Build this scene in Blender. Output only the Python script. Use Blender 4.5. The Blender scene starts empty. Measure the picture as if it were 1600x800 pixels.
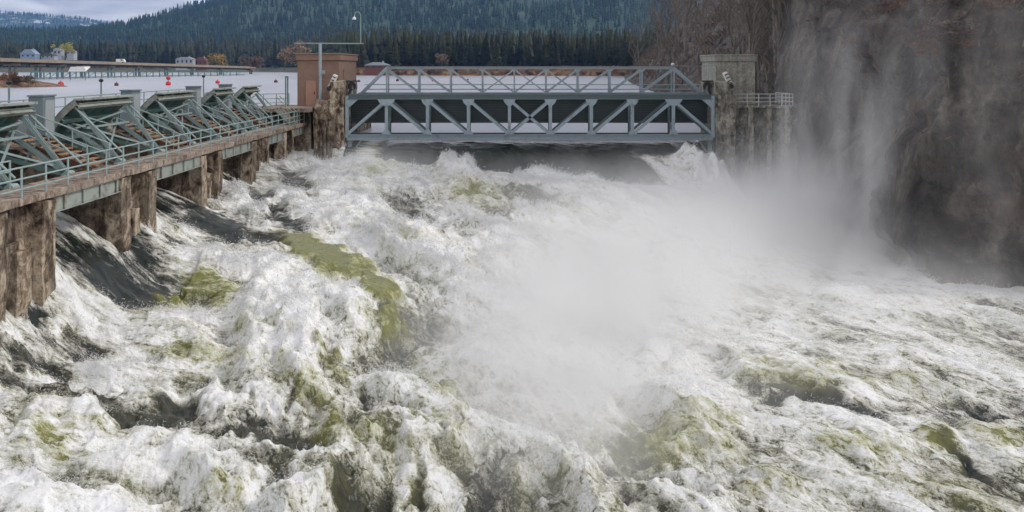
import bpy, bmesh, math, random
import numpy as np
from mathutils import Vector, Matrix
random.seed(7)
rng = np.random.default_rng(7)
R = math.radians
scene = bpy.context.scene
col = scene.collection

# ------------------------------------------------------------------ camera
F, CX, HY = 1500.0, 800.0, 105.0          # focal length in photo pixels, principal column, horizon row
cam_d = bpy.data.cameras.new('camera'); cam = bpy.data.objects.new('camera', cam_d); col.objects.link(cam)
cam.location = (0, 0, 0); cam.rotation_euler = (R(90), 0, 0)
cam_d.sensor_width = 36; cam_d.lens = 36 * F / 1600; cam_d.shift_y = -(400 - HY) / 1600
cam_d.clip_start = 0.5; cam_d.clip_end = 30000
scene.camera = cam

# ------------------------------------------------------------------ light
SUN_EL, SUN_AZ = 38, 99                   # degrees; azimuth clockwise from +Y (north) as seen from above
world = bpy.data.worlds.new('World'); scene.world = world; world.use_nodes = True
wn, wl = world.node_tree.nodes, world.node_tree.links
wn.clear()
wo = wn.new('ShaderNodeOutputWorld'); bg = wn.new('ShaderNodeBackground'); bg.inputs[1].default_value = 0.10
sky = wn.new('ShaderNodeTexSky'); sky.sky_type = 'NISHITA'; sky.sun_disc = False
sky.sun_elevation = R(SUN_EL); sky.sun_rotation = R(SUN_AZ)
tc = wn.new('ShaderNodeTexCoord'); mp = wn.new('ShaderNodeMapping'); mp.inputs['Scale'].default_value = (3, 3, 16)
mp.inputs['Location'].default_value = (0.9, 0.3, 0.2)
cn = wn.new('ShaderNodeTexNoise'); cn.inputs['Scale'].default_value = 2.1; cn.inputs['Detail'].default_value = 9
cn.inputs['Distortion'].default_value = 0.5
cr = wn.new('ShaderNodeValToRGB')          # cloud tone: lavender grey bellies to bright white
cr.color_ramp.elements[0].position = 0.36; cr.color_ramp.elements[0].color = (4.0, 4.0, 4.8, 1)
cr.color_ramp.elements[1].position = 0.54; cr.color_ramp.elements[1].color = (10.5, 10.2, 10.0, 1)
cr2 = wn.new('ShaderNodeValToRGB')         # cloud cover
cr2.color_ramp.elements[0].position = 0.30; cr2.color_ramp.elements[0].color = (0.45, 0.45, 0.45, 1)
cr2.color_ramp.elements[1].position = 0.46; cr2.color_ramp.elements[1].color = (1, 1, 1, 1)
cn2 = wn.new('ShaderNodeTexNoise'); cn2.inputs['Scale'].default_value = 1.3; cn2.inputs['Detail'].default_value = 5
mx = wn.new('ShaderNodeMix'); mx.data_type = 'RGBA'
wl.new(tc.outputs['Generated'], mp.inputs['Vector']); wl.new(mp.outputs[0], cn.inputs['Vector']); wl.new(mp.outputs[0], cn2.inputs['Vector'])
wl.new(cn.outputs[0], cr.inputs[0]); wl.new(cn2.outputs[0], cr2.inputs[0]); wl.new(cr2.outputs[0], mx.inputs[0])
wl.new(sky.outputs[0], mx.inputs[6]); wl.new(cr.outputs[0], mx.inputs[7])
wl.new(mx.outputs[2], bg.inputs[0]); wl.new(bg.outputs[0], wo.inputs[0])

sd = bpy.data.lights.new('sun', 'SUN'); sun = bpy.data.objects.new('sun', sd); col.objects.link(sun)
sd.energy = 2.1; sd.angle = R(10); sd.color = (1.0, 0.95, 0.88)
az, el = R(SUN_AZ), R(SUN_EL)
sdir = Vector((math.sin(az) * math.cos(el), math.cos(az) * math.cos(el), math.sin(el)))
sun.rotation_euler = sdir.to_track_quat('Z', 'Y').to_euler()
scene.view_settings.view_transform = 'Standard'; scene.view_settings.look = 'None'
scene.view_settings.gamma = 1; scene.view_settings.exposure = 0.0
scene.cycles.use_denoising = True
scene.cycles.max_bounces = 6; scene.cycles.volume_bounces = 3; scene.cycles.diffuse_bounces = 3
scene.cycles.use_adaptive_sampling = True; scene.cycles.adaptive_threshold = 0.03
scene.cycles.transparent_max_bounces = 8
scene.cycles.volume_step_rate = 2.5; scene.cycles.volume_max_steps = 128

# ------------------------------------------------------------------ helpers
def at(px, py, Y):
    return Vector(((px - CX) * Y / F, Y, (HY - py) * Y / F))

def tag(o, label=None, cat=None, group=None, kind=None):
    if label: o['label'] = label
    if cat: o['category'] = cat
    if group: o['group'] = group
    if kind: o['kind'] = kind
    return o

def empty(name, loc, label, cat, group=None):
    o = bpy.data.objects.new(name, None); col.objects.link(o); o.location = loc
    o.empty_display_size = 0.3
    return tag(o, label, cat, group)

class MB:
    """collects simple shapes in world space and links them as one mesh"""
    def __init__(s): s.v = []; s.f = []
    def add(s, vs, fs):
        n = len(s.v); s.v += [tuple(v) for v in vs]; s.f += [tuple(i + n for i in f) for f in fs]; return s
    def box(s, x0, x1, y0, y1, z0, z1):
        return s.add([(x0,y0,z0),(x1,y0,z0),(x1,y1,z0),(x0,y1,z0),(x0,y0,z1),(x1,y0,z1),(x1,y1,z1),(x0,y1,z1)],
              [(0,3,2,1),(4,5,6,7),(0,1,5,4),(1,2,6,5),(2,3,7,6),(3,0,4,7)])
    def bar(s, a, b, w, h, up=(0,0,1)):
        a, b = Vector(a), Vector(b); d = (b - a).normalized(); up = Vector(up)
        if abs(d.dot(up)) > 0.98: up = Vector((0,1,0))
        sx = d.cross(up).normalized() * w / 2; sz = sx.cross(d).normalized() * h / 2
        vs = [a-sx-sz, a+sx-sz, a+sx+sz, a-sx+sz, b-sx-sz, b+sx-sz, b+sx+sz, b-sx+sz]
        return s.add(vs, [(0,1,2,3),(7,6,5,4),(0,4,5,1),(1,5,6,2),(2,6,7,3),(3,7,4,0)])
    def hbeam(s, a, b, w, h, up=(0,0,1), t=0.05):
        """rolled section: two flanges and a web"""
        a, b = Vector(a), Vector(b); d = (b - a).normalized(); upv = Vector(up)
        if abs(d.dot(upv)) > 0.98: upv = Vector((1,0,0))
        sx = d.cross(upv).normalized(); sz = sx.cross(d).normalized()
        for k in (-1, 1): s.bar(a + sz*k*(h/2 - t/2), b + sz*k*(h/2 - t/2), w, t, sz)
        return s.bar(a, b, t, h - 2*t - 0.004, sz)
    def tube(s, pts, r, n=6):
        pts = [Vector(p) for p in pts]; rings = []
        rr = r if isinstance(r, (list, tuple)) else [r]*len(pts)
        for i, p in enumerate(pts):
            d = (pts[min(i+1, len(pts)-1)] - pts[max(i-1, 0)]).normalized()
            up = Vector((0,0,1)) if abs(d.z) < 0.9 else Vector((1,0,0))
            a = d.cross(up).normalized(); b = a.cross(d)
            rings.append([p + (a*math.cos(2*math.pi*k/n) + b*math.sin(2*math.pi*k/n))*rr[i] for k in range(n)])
        vs = [v for rg in rings for v in rg]; fs = []
        for i in range(len(pts)-1):
            for k in range(n):
                fs.append((i*n+k, i*n+(k+1)%n, (i+1)*n+(k+1)%n, (i+1)*n+k))
        fs.append(tuple(range(n))[::-1]); fs.append(tuple((len(pts)-1)*n+k for k in range(n)))
        return s.add(vs, fs)
    def prism(s, poly, axis, c0, c1):
        """poly in the two remaining axes (x,z for axis y), extruded along axis"""
        n = len(poly); vs = []
        for c in (c0, c1):
            for (p, q) in poly:
                vs.append({'y': (p, c, q), 'x': (c, p, q), 'z': (p, q, c)}[axis])
        fs = [tuple(range(n)), tuple(range(2*n-1, n-1, -1))] + [(i, i+n, (i+1)%n+n, (i+1)%n) for i in range(n)]
        return s.add(vs, fs)
    def mesh(s, name, mat, smooth=False, bevel=0, origin=(0,0,0)):
        me = bpy.data.meshes.new(name)
        ox, oy, oz = origin
        me.from_pydata([(x-ox, y-oy, z-oz) for x, y, z in s.v], [], s.f)
        bm = bmesh.new(); bm.from_mesh(me)
        if bevel:
            bmesh.ops.remove_doubles(bm, verts=bm.verts, dist=1e-5)
            try: bmesh.ops.bevel(bm, geom=[e for e in bm.edges if len(e.link_faces) == 2 and e.calc_face_angle(0) > 0.6], offset=bevel, segments=1, affect='EDGES', clamp_overlap=True)
            except Exception: pass
        bmesh.ops.recalc_face_normals(bm, faces=bm.faces); bm.to_mesh(me); bm.free()
        if smooth: me.shade_smooth()
        me.materials.append(mat); return me
    def build(s, name, mat, parent=None, label=None, smooth=False, bevel=0):
        loc = parent.location if parent else Vector((0,0,0))
        if parent and parent.parent: loc = parent.location + parent.parent.location
        o = bpy.data.objects.new(name, s.mesh(name, mat, smooth, bevel, loc)); col.objects.link(o)
        if parent: o.parent = parent
        if label: o['label'] = label
        return o

def copy_tree(o, loc, parent=None, label=None, **kw):
    c = o.copy(); col.objects.link(c); c.parent = parent
    if loc is not None: c.location = loc
    if label: c['label'] = label
    for ch in list(o.children): copy_tree(ch, None, c)
    return c

# numpy gradient noise
_perm = rng.permutation(256); _perm = np.concatenate([_perm, _perm, _perm])
_g2 = np.stack([np.cos(np.arange(256)*2.399963), np.sin(np.arange(256)*2.399963)], 1)
def pn2(x, y, seed=0):
    x = x + seed*17.13; y = y + seed*9.71
    xi = np.floor(x).astype(np.int64); yi = np.floor(y).astype(np.int64); xf = x-xi; yf = y-yi
    u = xf*xf*xf*(xf*(xf*6-15)+10); v = yf*yf*yf*(yf*(yf*6-15)+10)
    def g(i, j, dx, dy):
        h = _perm[_perm[(xi+i) & 255] + ((yi+j) & 255)]; gr = _g2[h]; return gr[..., 0]*dx + gr[..., 1]*dy
    a = g(0,0,xf,yf); b = g(1,0,xf-1,yf); c = g(0,1,xf,yf-1); d = g(1,1,xf-1,yf-1)
    return (a + u*(b-a) + v*((c + u*(d-c)) - (a + u*(b-a))))*1.4
_g3 = rng.normal(size=(256, 3)); _g3 /= np.linalg.norm(_g3, axis=1, keepdims=True)
def pn3(x, y, z, seed=0):
    x = x+seed*13.7; y = y+seed*5.3; z = z+seed*7.9
    xi, yi, zi = (np.floor(a).astype(np.int64) for a in (x, y, z)); xf, yf, zf = x-xi, y-yi, z-zi
    f = lambda t: t*t*t*(t*(t*6-15)+10)
    u, v, w = f(xf), f(yf), f(zf); out = 0
    for i in (0,1):
        for j in (0,1):
            for k in (0,1):
                h = _perm[_perm[_perm[(xi+i)&255] + ((yi+j)&255)] + ((zi+k)&255)]; gr = _g3[h]
                d = gr[...,0]*(xf-i) + gr[...,1]*(yf-j) + gr[...,2]*(zf-k)
                out = out + d*(u if i else 1-u)*(v if j else 1-v)*(w if k else 1-w)
    return out*1.5
def fbm2(x, y, o=4, seed=0, g=0.5):
    s = 0; a = 1
    for k in range(o): s = s + a*pn2(x*2**k, y*2**k, seed+k); a *= g
    return s
def sstep(a, b, x): t = np.clip((x-a)/(b-a), 0, 1); return t*t*(3-2*t)

def np_mesh(name, verts, quads, mat, smooth=True, attrs=None):
    me = bpy.data.meshes.new(name); verts = np.asarray(verts, np.float32); quads = np.asarray(quads, np.int32)
    nf, k = quads.shape
    me.vertices.add(len(verts)); me.vertices.foreach_set('co', verts.ravel())
    me.loops.add(nf*k); me.loops.foreach_set('vertex_index', quads.ravel())
    me.polygons.add(nf); me.polygons.foreach_set('loop_start', np.arange(0, nf*k, k, dtype=np.int32))
    try: me.polygons.foreach_set('loop_total', np.full(nf, k, np.int32))
    except Exception: pass
    me.update(calc_edges=True)
    if smooth: me.polygons.foreach_set('use_smooth', np.ones(nf, bool))
    for an, av in (attrs or {}).items():
        a = me.attributes.new(an, 'FLOAT', 'POINT'); a.data.foreach_set('value', np.asarray(av, np.float32).ravel())
    me.materials.append(mat); me.validate()
    o = bpy.data.objects.new(name, me); col.objects.link(o); return o
def grid_quads(nr, nc):
    i = np.arange(nr-1)[:, None]*nc + np.arange(nc-1)[None, :]
    return np.stack([i, i+1, i+nc+1, i+nc], -1).reshape(-1, 4)

# ------------------------------------------------------------------ materials
class NT:
    def __init__(s, m): s.n = m.node_tree.nodes; s.l = m.node_tree.links
    def new(s, t, **kw):
        n = s.n.new(t)
        for k, v in kw.items(): setattr(n, k, v)
        return n
    def coord(s, scale=(1,1,1), gen='Object'):
        t = s.new('ShaderNodeTexCoord'); m = s.new('ShaderNodeMapping'); m.inputs['Scale'].default_value = scale
        s.l.new(t.outputs[gen], m.inputs[0]); return m.outputs[0]
    def wpos(s, scale=(1,1,1)):
        t = s.new('ShaderNodeNewGeometry'); m = s.new('ShaderNodeMapping'); m.inputs['Scale'].default_value = scale
        s.l.new(t.outputs['Position'], m.inputs[0]); return m.outputs[0]
    def noise(s, vec, scale, detail=5, rough=0.55, dist=0):
        n = s.new('ShaderNodeTexNoise'); n.inputs['Scale'].default_value = scale; n.inputs['Detail'].default_value = detail
        n.inputs['Roughness'].default_value = rough; n.inputs['Distortion'].default_value = dist
        s.l.new(vec, n.inputs['Vector']); return n.outputs[0]
    def ramp(s, fac, stops):
        r = s.new('ShaderNodeValToRGB'); e = r.color_ramp.elements
        while len(e) < len(stops): e.new(0.5)
        for i, (p, c) in enumerate(stops):
            e[i].position = p; e[i].color = (c, c, c, 1) if isinstance(c, (int, float)) else (*c, 1)
        s.l.new(fac, r.inputs[0]); return r.outputs[0]
    def mix(s, fac, a, b, mode='MIX'):
        m = s.new('ShaderNodeMix', data_type='RGBA', blend_type=mode)
        for k, v in ((0, fac), (6, a), (7, b)):
            if isinstance(v, (int, float)): m.inputs[k].default_value = v
            elif isinstance(v, tuple): m.inputs[k].default_value = (*v, 1)
            else: s.l.new(v, m.inputs[k])
        return m.outputs[2]
    def math(s, op, a, b=0.0, c=0.0, clamp=False):
        m = s.new('ShaderNodeMath', operation=op, use_clamp=clamp)
        for k, v in ((0, a), (1, b), (2, c)):
            if isinstance(v, (int, float)): m.inputs[k].default_value = v
            else: s.l.new(v, m.inputs[k])
        return m.outputs[0]
    def attr(s, name):
        a = s.new('ShaderNodeAttribute', attribute_name=name); return a.outputs['Fac']
    def bump(s, h, strength=0.3, dist=0.05):
        b = s.new('ShaderNodeBump'); b.inputs['Strength'].default_value = strength; b.inputs['Distance'].default_value = dist
        s.l.new(h, b.inputs['Height']); return b.outputs[0]
    def bsdf(s, color, rough=0.7, metal=0.0, normal=None, ior=None):
        b = s.new('ShaderNodeBsdfPrincipled')
        for k, v in (('Base Color', color), ('Roughness', rough), ('Metallic', metal)):
            if isinstance(v, tuple): b.inputs[k].default_value = (*v, 1)
            elif isinstance(v, (int, float)): b.inputs[k].default_value = v
            else: s.l.new(v, b.inputs[k])
        if normal is not None: s.l.new(normal, b.inputs['Normal'])
        if ior: b.inputs['IOR'].default_value = ior
        return b
    def out(s, sh):
        o = s.new('ShaderNodeOutputMaterial'); s.l.new(sh, o.inputs[0])
def material(name):
    m = bpy.data.materials.new(name); m.use_nodes = True; m.node_tree.nodes.clear(); return m, NT(m)

def m_concrete(name, light, mid, dark, streak=1.0):
    m, t = material(name)
    p = t.wpos((1,1,1)); ps = t.wpos((1.2, 1.2, 0.22)); pb = t.wpos((1, 1, .7))
    n1 = t.noise(ps, 1.3, 9, 0.68, 0.25); n2 = t.noise(pb, 0.8, 8, 0.68, .6); n3 = t.noise(p, 7, 8, 0.75); n4 = t.noise(pb, 1.9, 9, .66, .9)
    mm = t.math('ADD', t.math('MULTIPLY', n1, .42), t.math('MULTIPLY', n4, .58))
    c = t.ramp(mm, [(0.40, dark), (0.475, mid), (0.53, light), (0.62, tuple(min(1, x*1.35) for x in light))])
    c = t.mix(t.math('MULTIPLY', t.ramp(n2, [(0.46, 0.0), (0.58, 1.0)]), 0.62*streak), c, tuple(x*.8 for x in dark))
    if streak > .7:      # wet, algae-black foot
        g = t.new('ShaderNodeNewGeometry'); sp = t.new('ShaderNodeSeparateXYZ'); t.l.new(g.outputs['Position'], sp.inputs[0])
        wet = t.ramp(t.math('ADD', t.math('MULTIPLY', t.math('ADD', sp.outputs[2], 9.2), -.35), t.math('MULTIPLY', t.math('SUBTRACT', n4, .5), 2.2)), [(0.0, 0.0), (.5, .85)])
        c = t.mix(wet, c, (0.030, 0.017, 0.010))
    c = t.mix(0.7, c, t.ramp(n3, [(0.3, 0.35), (0.7, 1.6)]), 'MULTIPLY')
    h = t.math('ADD', n3, t.math('MULTIPLY', n1, 1.5))
    t.out(t.bsdf(c, 0.88, 0, t.bump(h, 1.0, 0.10)).outputs[0]); return m
def m_paint(name, c0, rust=0.35, rough=0.5, c1=None):
    m, t = material(name); p = t.wpos()
    n = t.noise(p, 2.2, 8, 0.65); n2 = t.noise(p, 14, 5, 0.65)
    c = t.mix(t.ramp(n2, [(0.3, 0.0), (0.75, 1.0)]), c0, c1 or tuple(min(1, x*1.5) for x in c0))
    msk = t.ramp(t.math('ADD', n, t.math('MULTIPLY', n2, 0.25)), [(0.70 - 0.12*rust, 0.0), (0.80, rust*1.2)])
    c = t.mix(msk, c, (0.13, 0.062, 0.032))
    t.out(t.bsdf(c, rough, 0.0, t.bump(n2, 0.15, 0.01)).outputs[0]); return m
def m_plain(name, c, rough=0.8, var=0.3, scale=4.0):
    m, t = material(name); n = t.noise(t.wpos(), scale, 6, 0.6)
    cc = t.mix(1.0, c, t.ramp(n, [(0.3, 1-var), (0.7, 1+var)]), 'MULTIPLY')
    t.out(t.bsdf(cc, rough, 0, t.bump(n, 0.2, 0.02)).outputs[0]); return m

M = {}
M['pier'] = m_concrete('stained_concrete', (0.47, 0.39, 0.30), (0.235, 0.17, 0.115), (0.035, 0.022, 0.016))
M['pier_side'] = m_concrete('shaded_pier_concrete', (0.27, 0.21, 0.16), (0.095, 0.062, 0.042), (0.022, 0.015, 0.011))  # stained pier concrete, darkened to put the under-deck shade into its colour
M['wall_stained'] = m_concrete('dark_stained_concrete', (0.30, 0.29, 0.26), (0.15, 0.14, 0.12), (0.05, 0.045, 0.04), 0.8)
M['slab'] = m_concrete('rusty_slab', (0.40, 0.33, 0.27), (0.29, 0.22, 0.17), (0.12, 0.08, 0.055), 0.5)
M['tower_brown'] = m_plain('brown_stucco', (0.27, 0.175, 0.135), 0.9, 0.12, 1.5)
M['tower_grey'] = m_concrete('grey_concrete', (0.42, 0.41, 0.36), (0.38, 0.37, 0.32), (0.26, 0.25, 0.21), 0.3)
M['pier_grey'] = m_concrete('grey_stained_concrete', (0.44, 0.42, 0.36), (0.27, 0.25, 0.21), (0.07, 0.062, 0.05), 0.8)
M['door_pink'] = m_plain('pink_door_paint', (0.42, 0.24, 0.18), 0.6, 0.08)
M['green'] = m_paint('green_gate_paint', (0.12, 0.205, 0.195), 0.4)
M['green_light'] = m_paint('pale_green_paint', (0.27, 0.32, 0.30), 0.6, c1=(.36,.38,.34))
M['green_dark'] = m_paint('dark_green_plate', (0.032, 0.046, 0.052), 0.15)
M['rail'] = m_paint('grey_green_rail_paint', (0.22, 0.29, 0.29), 0.35)
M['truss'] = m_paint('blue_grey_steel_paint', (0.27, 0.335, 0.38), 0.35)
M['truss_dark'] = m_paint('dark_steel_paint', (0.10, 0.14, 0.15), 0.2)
M['cabinet'] = m_paint('grey_cabinet_paint', (0.13, 0.175, 0.205), 0.12, c1=(.17,.22,.25))
M['cabinet_light'] = m_paint('light_grey_cabinet_paint', (0.27, 0.31, 0.33), 0.15, c1=(.36,.40,.42))
M['white_rail'] = m_paint('pale_rail_paint', (0.50, 0.52, 0.53), 0.1)
M['rust'] = m_plain('rusty_steel', (0.10, 0.045, 0.028), 0.9, 0.7, 5)
M['tread'] = m_plain('rusty_tread', (0.30, 0.18, 0.09), 0.9, 0.6, 6)
M['white'] = m_plain('white_paint', (0.80, 0.80, 0.78), 0.4, 0.06)
M['black'] = m_plain('black_steel', (0.02, 0.02, 0.02), 0.5, 0.3)
M['red'] = m_plain('red_float_plastic', (0.55, 0.02, 0.03), 0.4, 0.1)
M['maroon'] = m_plain('maroon_float_plastic', (0.10, 0.03, 0.045), 0.5, 0.1)
M['bark'] = m_plain('bark', (0.10, 0.07, 0.055), 0.95, 0.4)
M['bark_grey'] = m_plain('grey_bark', (0.16, 0.135, 0.115), 0.95, 0.4, 1)
M['roof_blue'] = m_plain('blue_grey_roof', (0.22, 0.28, 0.38), 0.7, 0.15)
M['wall_grey'] = m_plain('grey_siding', (0.34, 0.36, 0.38), 0.8, 0.1)
M['wall_red'] = m_plain('red_brown_siding', (0.16, 0.06, 0.045), 0.8, 0.15)
M['roof_dark'] = m_plain('dark_roof', (0.08, 0.075, 0.08), 0.8, 0.2)
M['glass'] = m_plain('dark_window_glass', (0.03, 0.04, 0.05), 0.1, 0.1)
M['bridge_deck'] = m_plain('weathered_tan_concrete', (0.27, 0.23, 0.18), 0.85, 0.25, 0.3)
M['teal'] = m_plain('teal_dock_paint', (0.07, 0.20, 0.18), 0.6, 0.3, 1)
def m_leaf(name, a, b, scale):
    m, t = material(name); n = t.noise(t.wpos(), scale, 4, 0.6)
    oi = t.new('ShaderNodeObjectInfo')
    c = t.ramp(n, [(0.35, a), (0.65, b)])
    c = t.mix(0.8, c, t.ramp(oi.outputs['Random'], [(0.0, (.5,.55,.7)), (.6, (1.0,1.0,1.0)), (1.0, (2.0,1.6,1.0))]), 'MULTIPLY')
    n9 = t.noise(t.wpos((1,1,.25)), scale*.35, 3, .6)
    c = t.mix(.8, c, t.ramp(n9, [(.35, (.45,.5,.6)), (.65, (1.6,1.5,1.2))]), 'MULTIPLY')
    t.out(t.bsdf(c, 0.85).outputs[0]); return m
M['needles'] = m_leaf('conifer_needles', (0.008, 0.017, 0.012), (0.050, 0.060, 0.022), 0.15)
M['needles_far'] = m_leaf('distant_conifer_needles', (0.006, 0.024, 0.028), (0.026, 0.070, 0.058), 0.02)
M['leaf_yellow'] = m_leaf('yellow_leaves', (0.24, 0.15, 0.02), (0.36, 0.24, 0.04), 0.5)
M['leaf_lime'] = m_leaf('lime_leaves', (0.14, 0.16, 0.03), (0.26, 0.26, 0.06), 0.5)
M['leaf_tan'] = m_leaf('tan_twigs', (0.15, 0.105, 0.075), (0.25, 0.18, 0.125), 0.5)
M['twig_cliff'] = m_leaf('grey_red_twigs', (0.07, 0.035, 0.03), (0.13, 0.075, 0.062), 0.5)
M['twig_red'] = m_leaf('red_brown_twigs', (0.075, 0.042, 0.030), (0.125, 0.068, 0.045), 0.5)

# ------------------------------------------------------------------ river surface (base shape)
LAKE = -5.8
BAYS = [(24.5, 31.2), (35.8, 41.8), (45.9, 52.6), (56.4, 62.8), (67.4, 71.8), (74.8, 79.0)]
PIERS = [(31.2, 35.8), (41.8, 45.9), (52.6, 56.4), (62.8, 67.4), (71.8, 74.8)]
ANCH = np.array([(-17,35.8,-10.4),(-17,46,-8.5),(-17,56.4,-7.9),(-17,67.6,-7.9),(-17,75,-7.9),(-13.5,78,-7.6),(-19,30,-10.6),
 (-12,72,-7.2),(-5,72,-7.1),(0,71,-7.8),(5,71,-8.1),(8,69,-8.5),(11,67,-9.0),(15,70,-9.2),(20,72,-11.0),(25,70,-11.4),(18.5,77,-10.8),
 (-10,62,-7.9),(0,60,-8.2),(6,62,-8.3),(10,60,-8.9),(20,58,-11.1),(-10,50,-8.8),(-3,48,-8.9),(3,50,-9.9),(10,50,-10.8),(5,43,-11.4),(20,48,-11),(30,48,-11),
 (-9,40,-9.4),(-3,37,-10.0),(4,34,-11.5),(11,38,-11.1),(20,38,-11),(-14,30,-10.7),(0,30,-10.9),(10,30,-11.1),(20,30,-11.1),
 (-12,24,-11.1),(0,24,-11.2),(12,24,-11.2),(40,40,-11),(40,60,-11),(-12,18,-11.3),(12,18,-11.3),(-20,20,-11.2),(50,80,-11),(0,82,-7),(-20,80,-7.8)])
def _tps(r2): return np.where(r2 > 1e-9, r2*np.log(r2 + 1e-12), 0)
_n = len(ANCH); _K = _tps(((ANCH[:, None, :2] - ANCH[None, :, :2])**2).sum(-1)) + np.eye(_n)*8.0
_P = np.c_[np.ones(_n), ANCH[:, :2]]; _A = np.block([[_K, _P], [_P.T, np.zeros((3, 3))]])
_W = np.linalg.solve(_A, np.r_[ANCH[:, 2], 0, 0, 0])
def rapid_z(X, Y):
    out = _W[_n] + _W[_n+1]*X + _W[_n+2]*Y
    for k in range(_n): out = out + _W[k]*_tps((X-ANCH[k,0])**2 + (Y-ANCH[k,1])**2)
    return out
def base_z(X, Y):
    z = rapid_z(X, Y)
    # sheets pouring out of the gate bays on the left
    s = sstep(-24.5, -13.8, X); bay = -6.15 - 0.25*sstep(-24, -20, X)
    wl_ = 1 - sstep(-20.5, -14.6, X)
    z = z*(1-wl_) + bay*wl_
    # chute under the long truss
    foot = 73.8 - 2.6*sstep(2, 12, X) + 3.0*sstep(12.5, 15.5, X)
    c = sstep(foot, 80.0, Y)*(1 - sstep(15.6, 17.0, X))
    z = np.where(X > -14.5, z*(1-c) + (-6.25)*c, z)
    z = z - np.where(X > -13.2, 1.2*np.exp(-((Y-foot-0.8)/1.6)**2)*sstep(-9, -5, X)*(1-sstep(11, 14, X)), 0)
    return z
def Wp(px, py):
    """photo column/row to the point of the base water surface seen there"""
    lo, hi = 15.0, 83.0
    for Y in np.geomspace(15, 83, 240):
        z = float(base_z(np.array([(px-CX)*Y/F]), np.array([Y]))[0])
        if (HY-py)*Y/F > z + 0.0: lo = Y
        else: hi = Y; break
    for _ in range(20):
        Y = (lo+hi)/2; z = float(base_z(np.array([(px-CX)*Y/F]), np.array([Y]))[0])
        if (HY-py)*Y/F > z: lo = Y
        else: hi = Y
    return np.array([(px-CX)*Y/F, Y])

PATCH = [  # px, py, half length, half width, angle (deg, clockwise), kind, strength
 (268,466,24,17,20,'g',1.3),(325,442,48,20,28,'g',.9),(505,402,75,20,24,'g',1.5),(580,440,50,20,45,'g',1.4),(606,485,26,12,78,'g',1.1),
 (692,614,42,22,48,'g',.85),(738,292,42,20,8,'g',.8),(600,264,52,12,14,'g',.7),(650,385,60,24,30,'g',.55),(1060,680,85,34,-8,'g',.8),
 (1255,598,95,26,8,'g',.7),(1478,698,48,16,32,'g',.75),(1340,705,60,18,10,'g',.5),(72,702,80,24,-4,'g',.75),(410,520,90,14,28,'g',.6),
 (520,570,40,14,55,'g',.6),(560,305,40,14,10,'g',.5),(520,690,38,22,10,'g',.6),(330,778,40,15,0,'g',.55),(640,668,30,16,30,'g',.5),(1130,700,50,20,10,'g',.5),
 (1420,600,70,14,5,'g',.4),(1560,690,50,16,10,'g',.4),(1200,760,90,16,0,'g',.35),(900,330,50,16,25,'g',.4),
 (165,425,95,44,28,'d',1.0),(215,385,70,14,24,'d',.7),(360,362,130,17,14,'d',1.15),(300,330,55,10,8,'d',.9),(410,320,60,11,32,'d',1.1),(455,285,45,12,30,'d',.8),
 (40,590,70,26,5,'d',.8),(190,650,130,20,6,'d',1.0),(268,650,34,28,0,'d',.9),(400,688,110,16,6,'d',1.0),(550,772,65,24,15,'d',1.0),
 (425,735,70,22,15,'d',.9),(662,768,22,14,30,'d',.9),(600,700,60,16,25,'d',.6),(835,312,46,18,20,'d',.7),(790,345,40,16,40,'d',.5),(700,340,60,12,30,'d',.45),
 (1000,690,40,26,0,'d',.4),(1260,625,110,12,10,'d',.7),(1500,715,60,9,32,'d',.7),(620,660,90,10,35,'d',.5),(500,770,60,10,0,'d',.5),(90,640,90,9,0,'d',.6),
 (760,300,70,26,20,'g',.45),(860,330,60,24,35,'g',.4),(940,300,50,12,10,'d',.3),(700,400,70,20,40,'g',.4),(760,450,60,16,50,'d',.3),
 (640,330,70,14,35,'d',.5),(560,350,60,12,30,'g',.45),(330,560,90,22,10,'g',.5),(250,520,70,14,10,'g',.4),(450,600,80,18,30,'g',.5),(120,560,60,14,0,'d',.5),
 (30,480,40,14,20,'d',.6),(330,600,60,12,10,'d',.5),(60,650,90,16,4,'d',.7),(150,760,90,16,4,'d',.45),(480,640,60,14,30,'d',.5),(700,690,30,14,50,'g',.6),
 (720,740,60,14,30,'d',.4),(860,760,70,16,5,'g',.3),(1000,770,70,14,0,'d',.25),(1420,760,90,16,5,'g',.35),(1540,640,70,12,5,'d',.35),(1400,530,90,10,6,'d',.25),
 (1350,640,60,8,8,'d',.5),(1480,560,80,8,12,'d',.35),(1560,480,60,10,2,'d',.3),(980,420,60,14,20,'d',.3),
]
_pw = []
for (px, py, a, b, ang, k, s) in PATCH:
    c = Wp(px, py); ca, sa = math.cos(R(ang)), math.sin(R(ang))
    e1 = (Wp(px + a*ca*.5, py + a*sa*.5) - c)*2; e2 = (Wp(px - b*sa*.5, py + b*ca*.5) - c)*2
    Mi = np.linalg.inv(np.stack([e1, e2], 1)); _pw.append((c, Mi, k, s))

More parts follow.
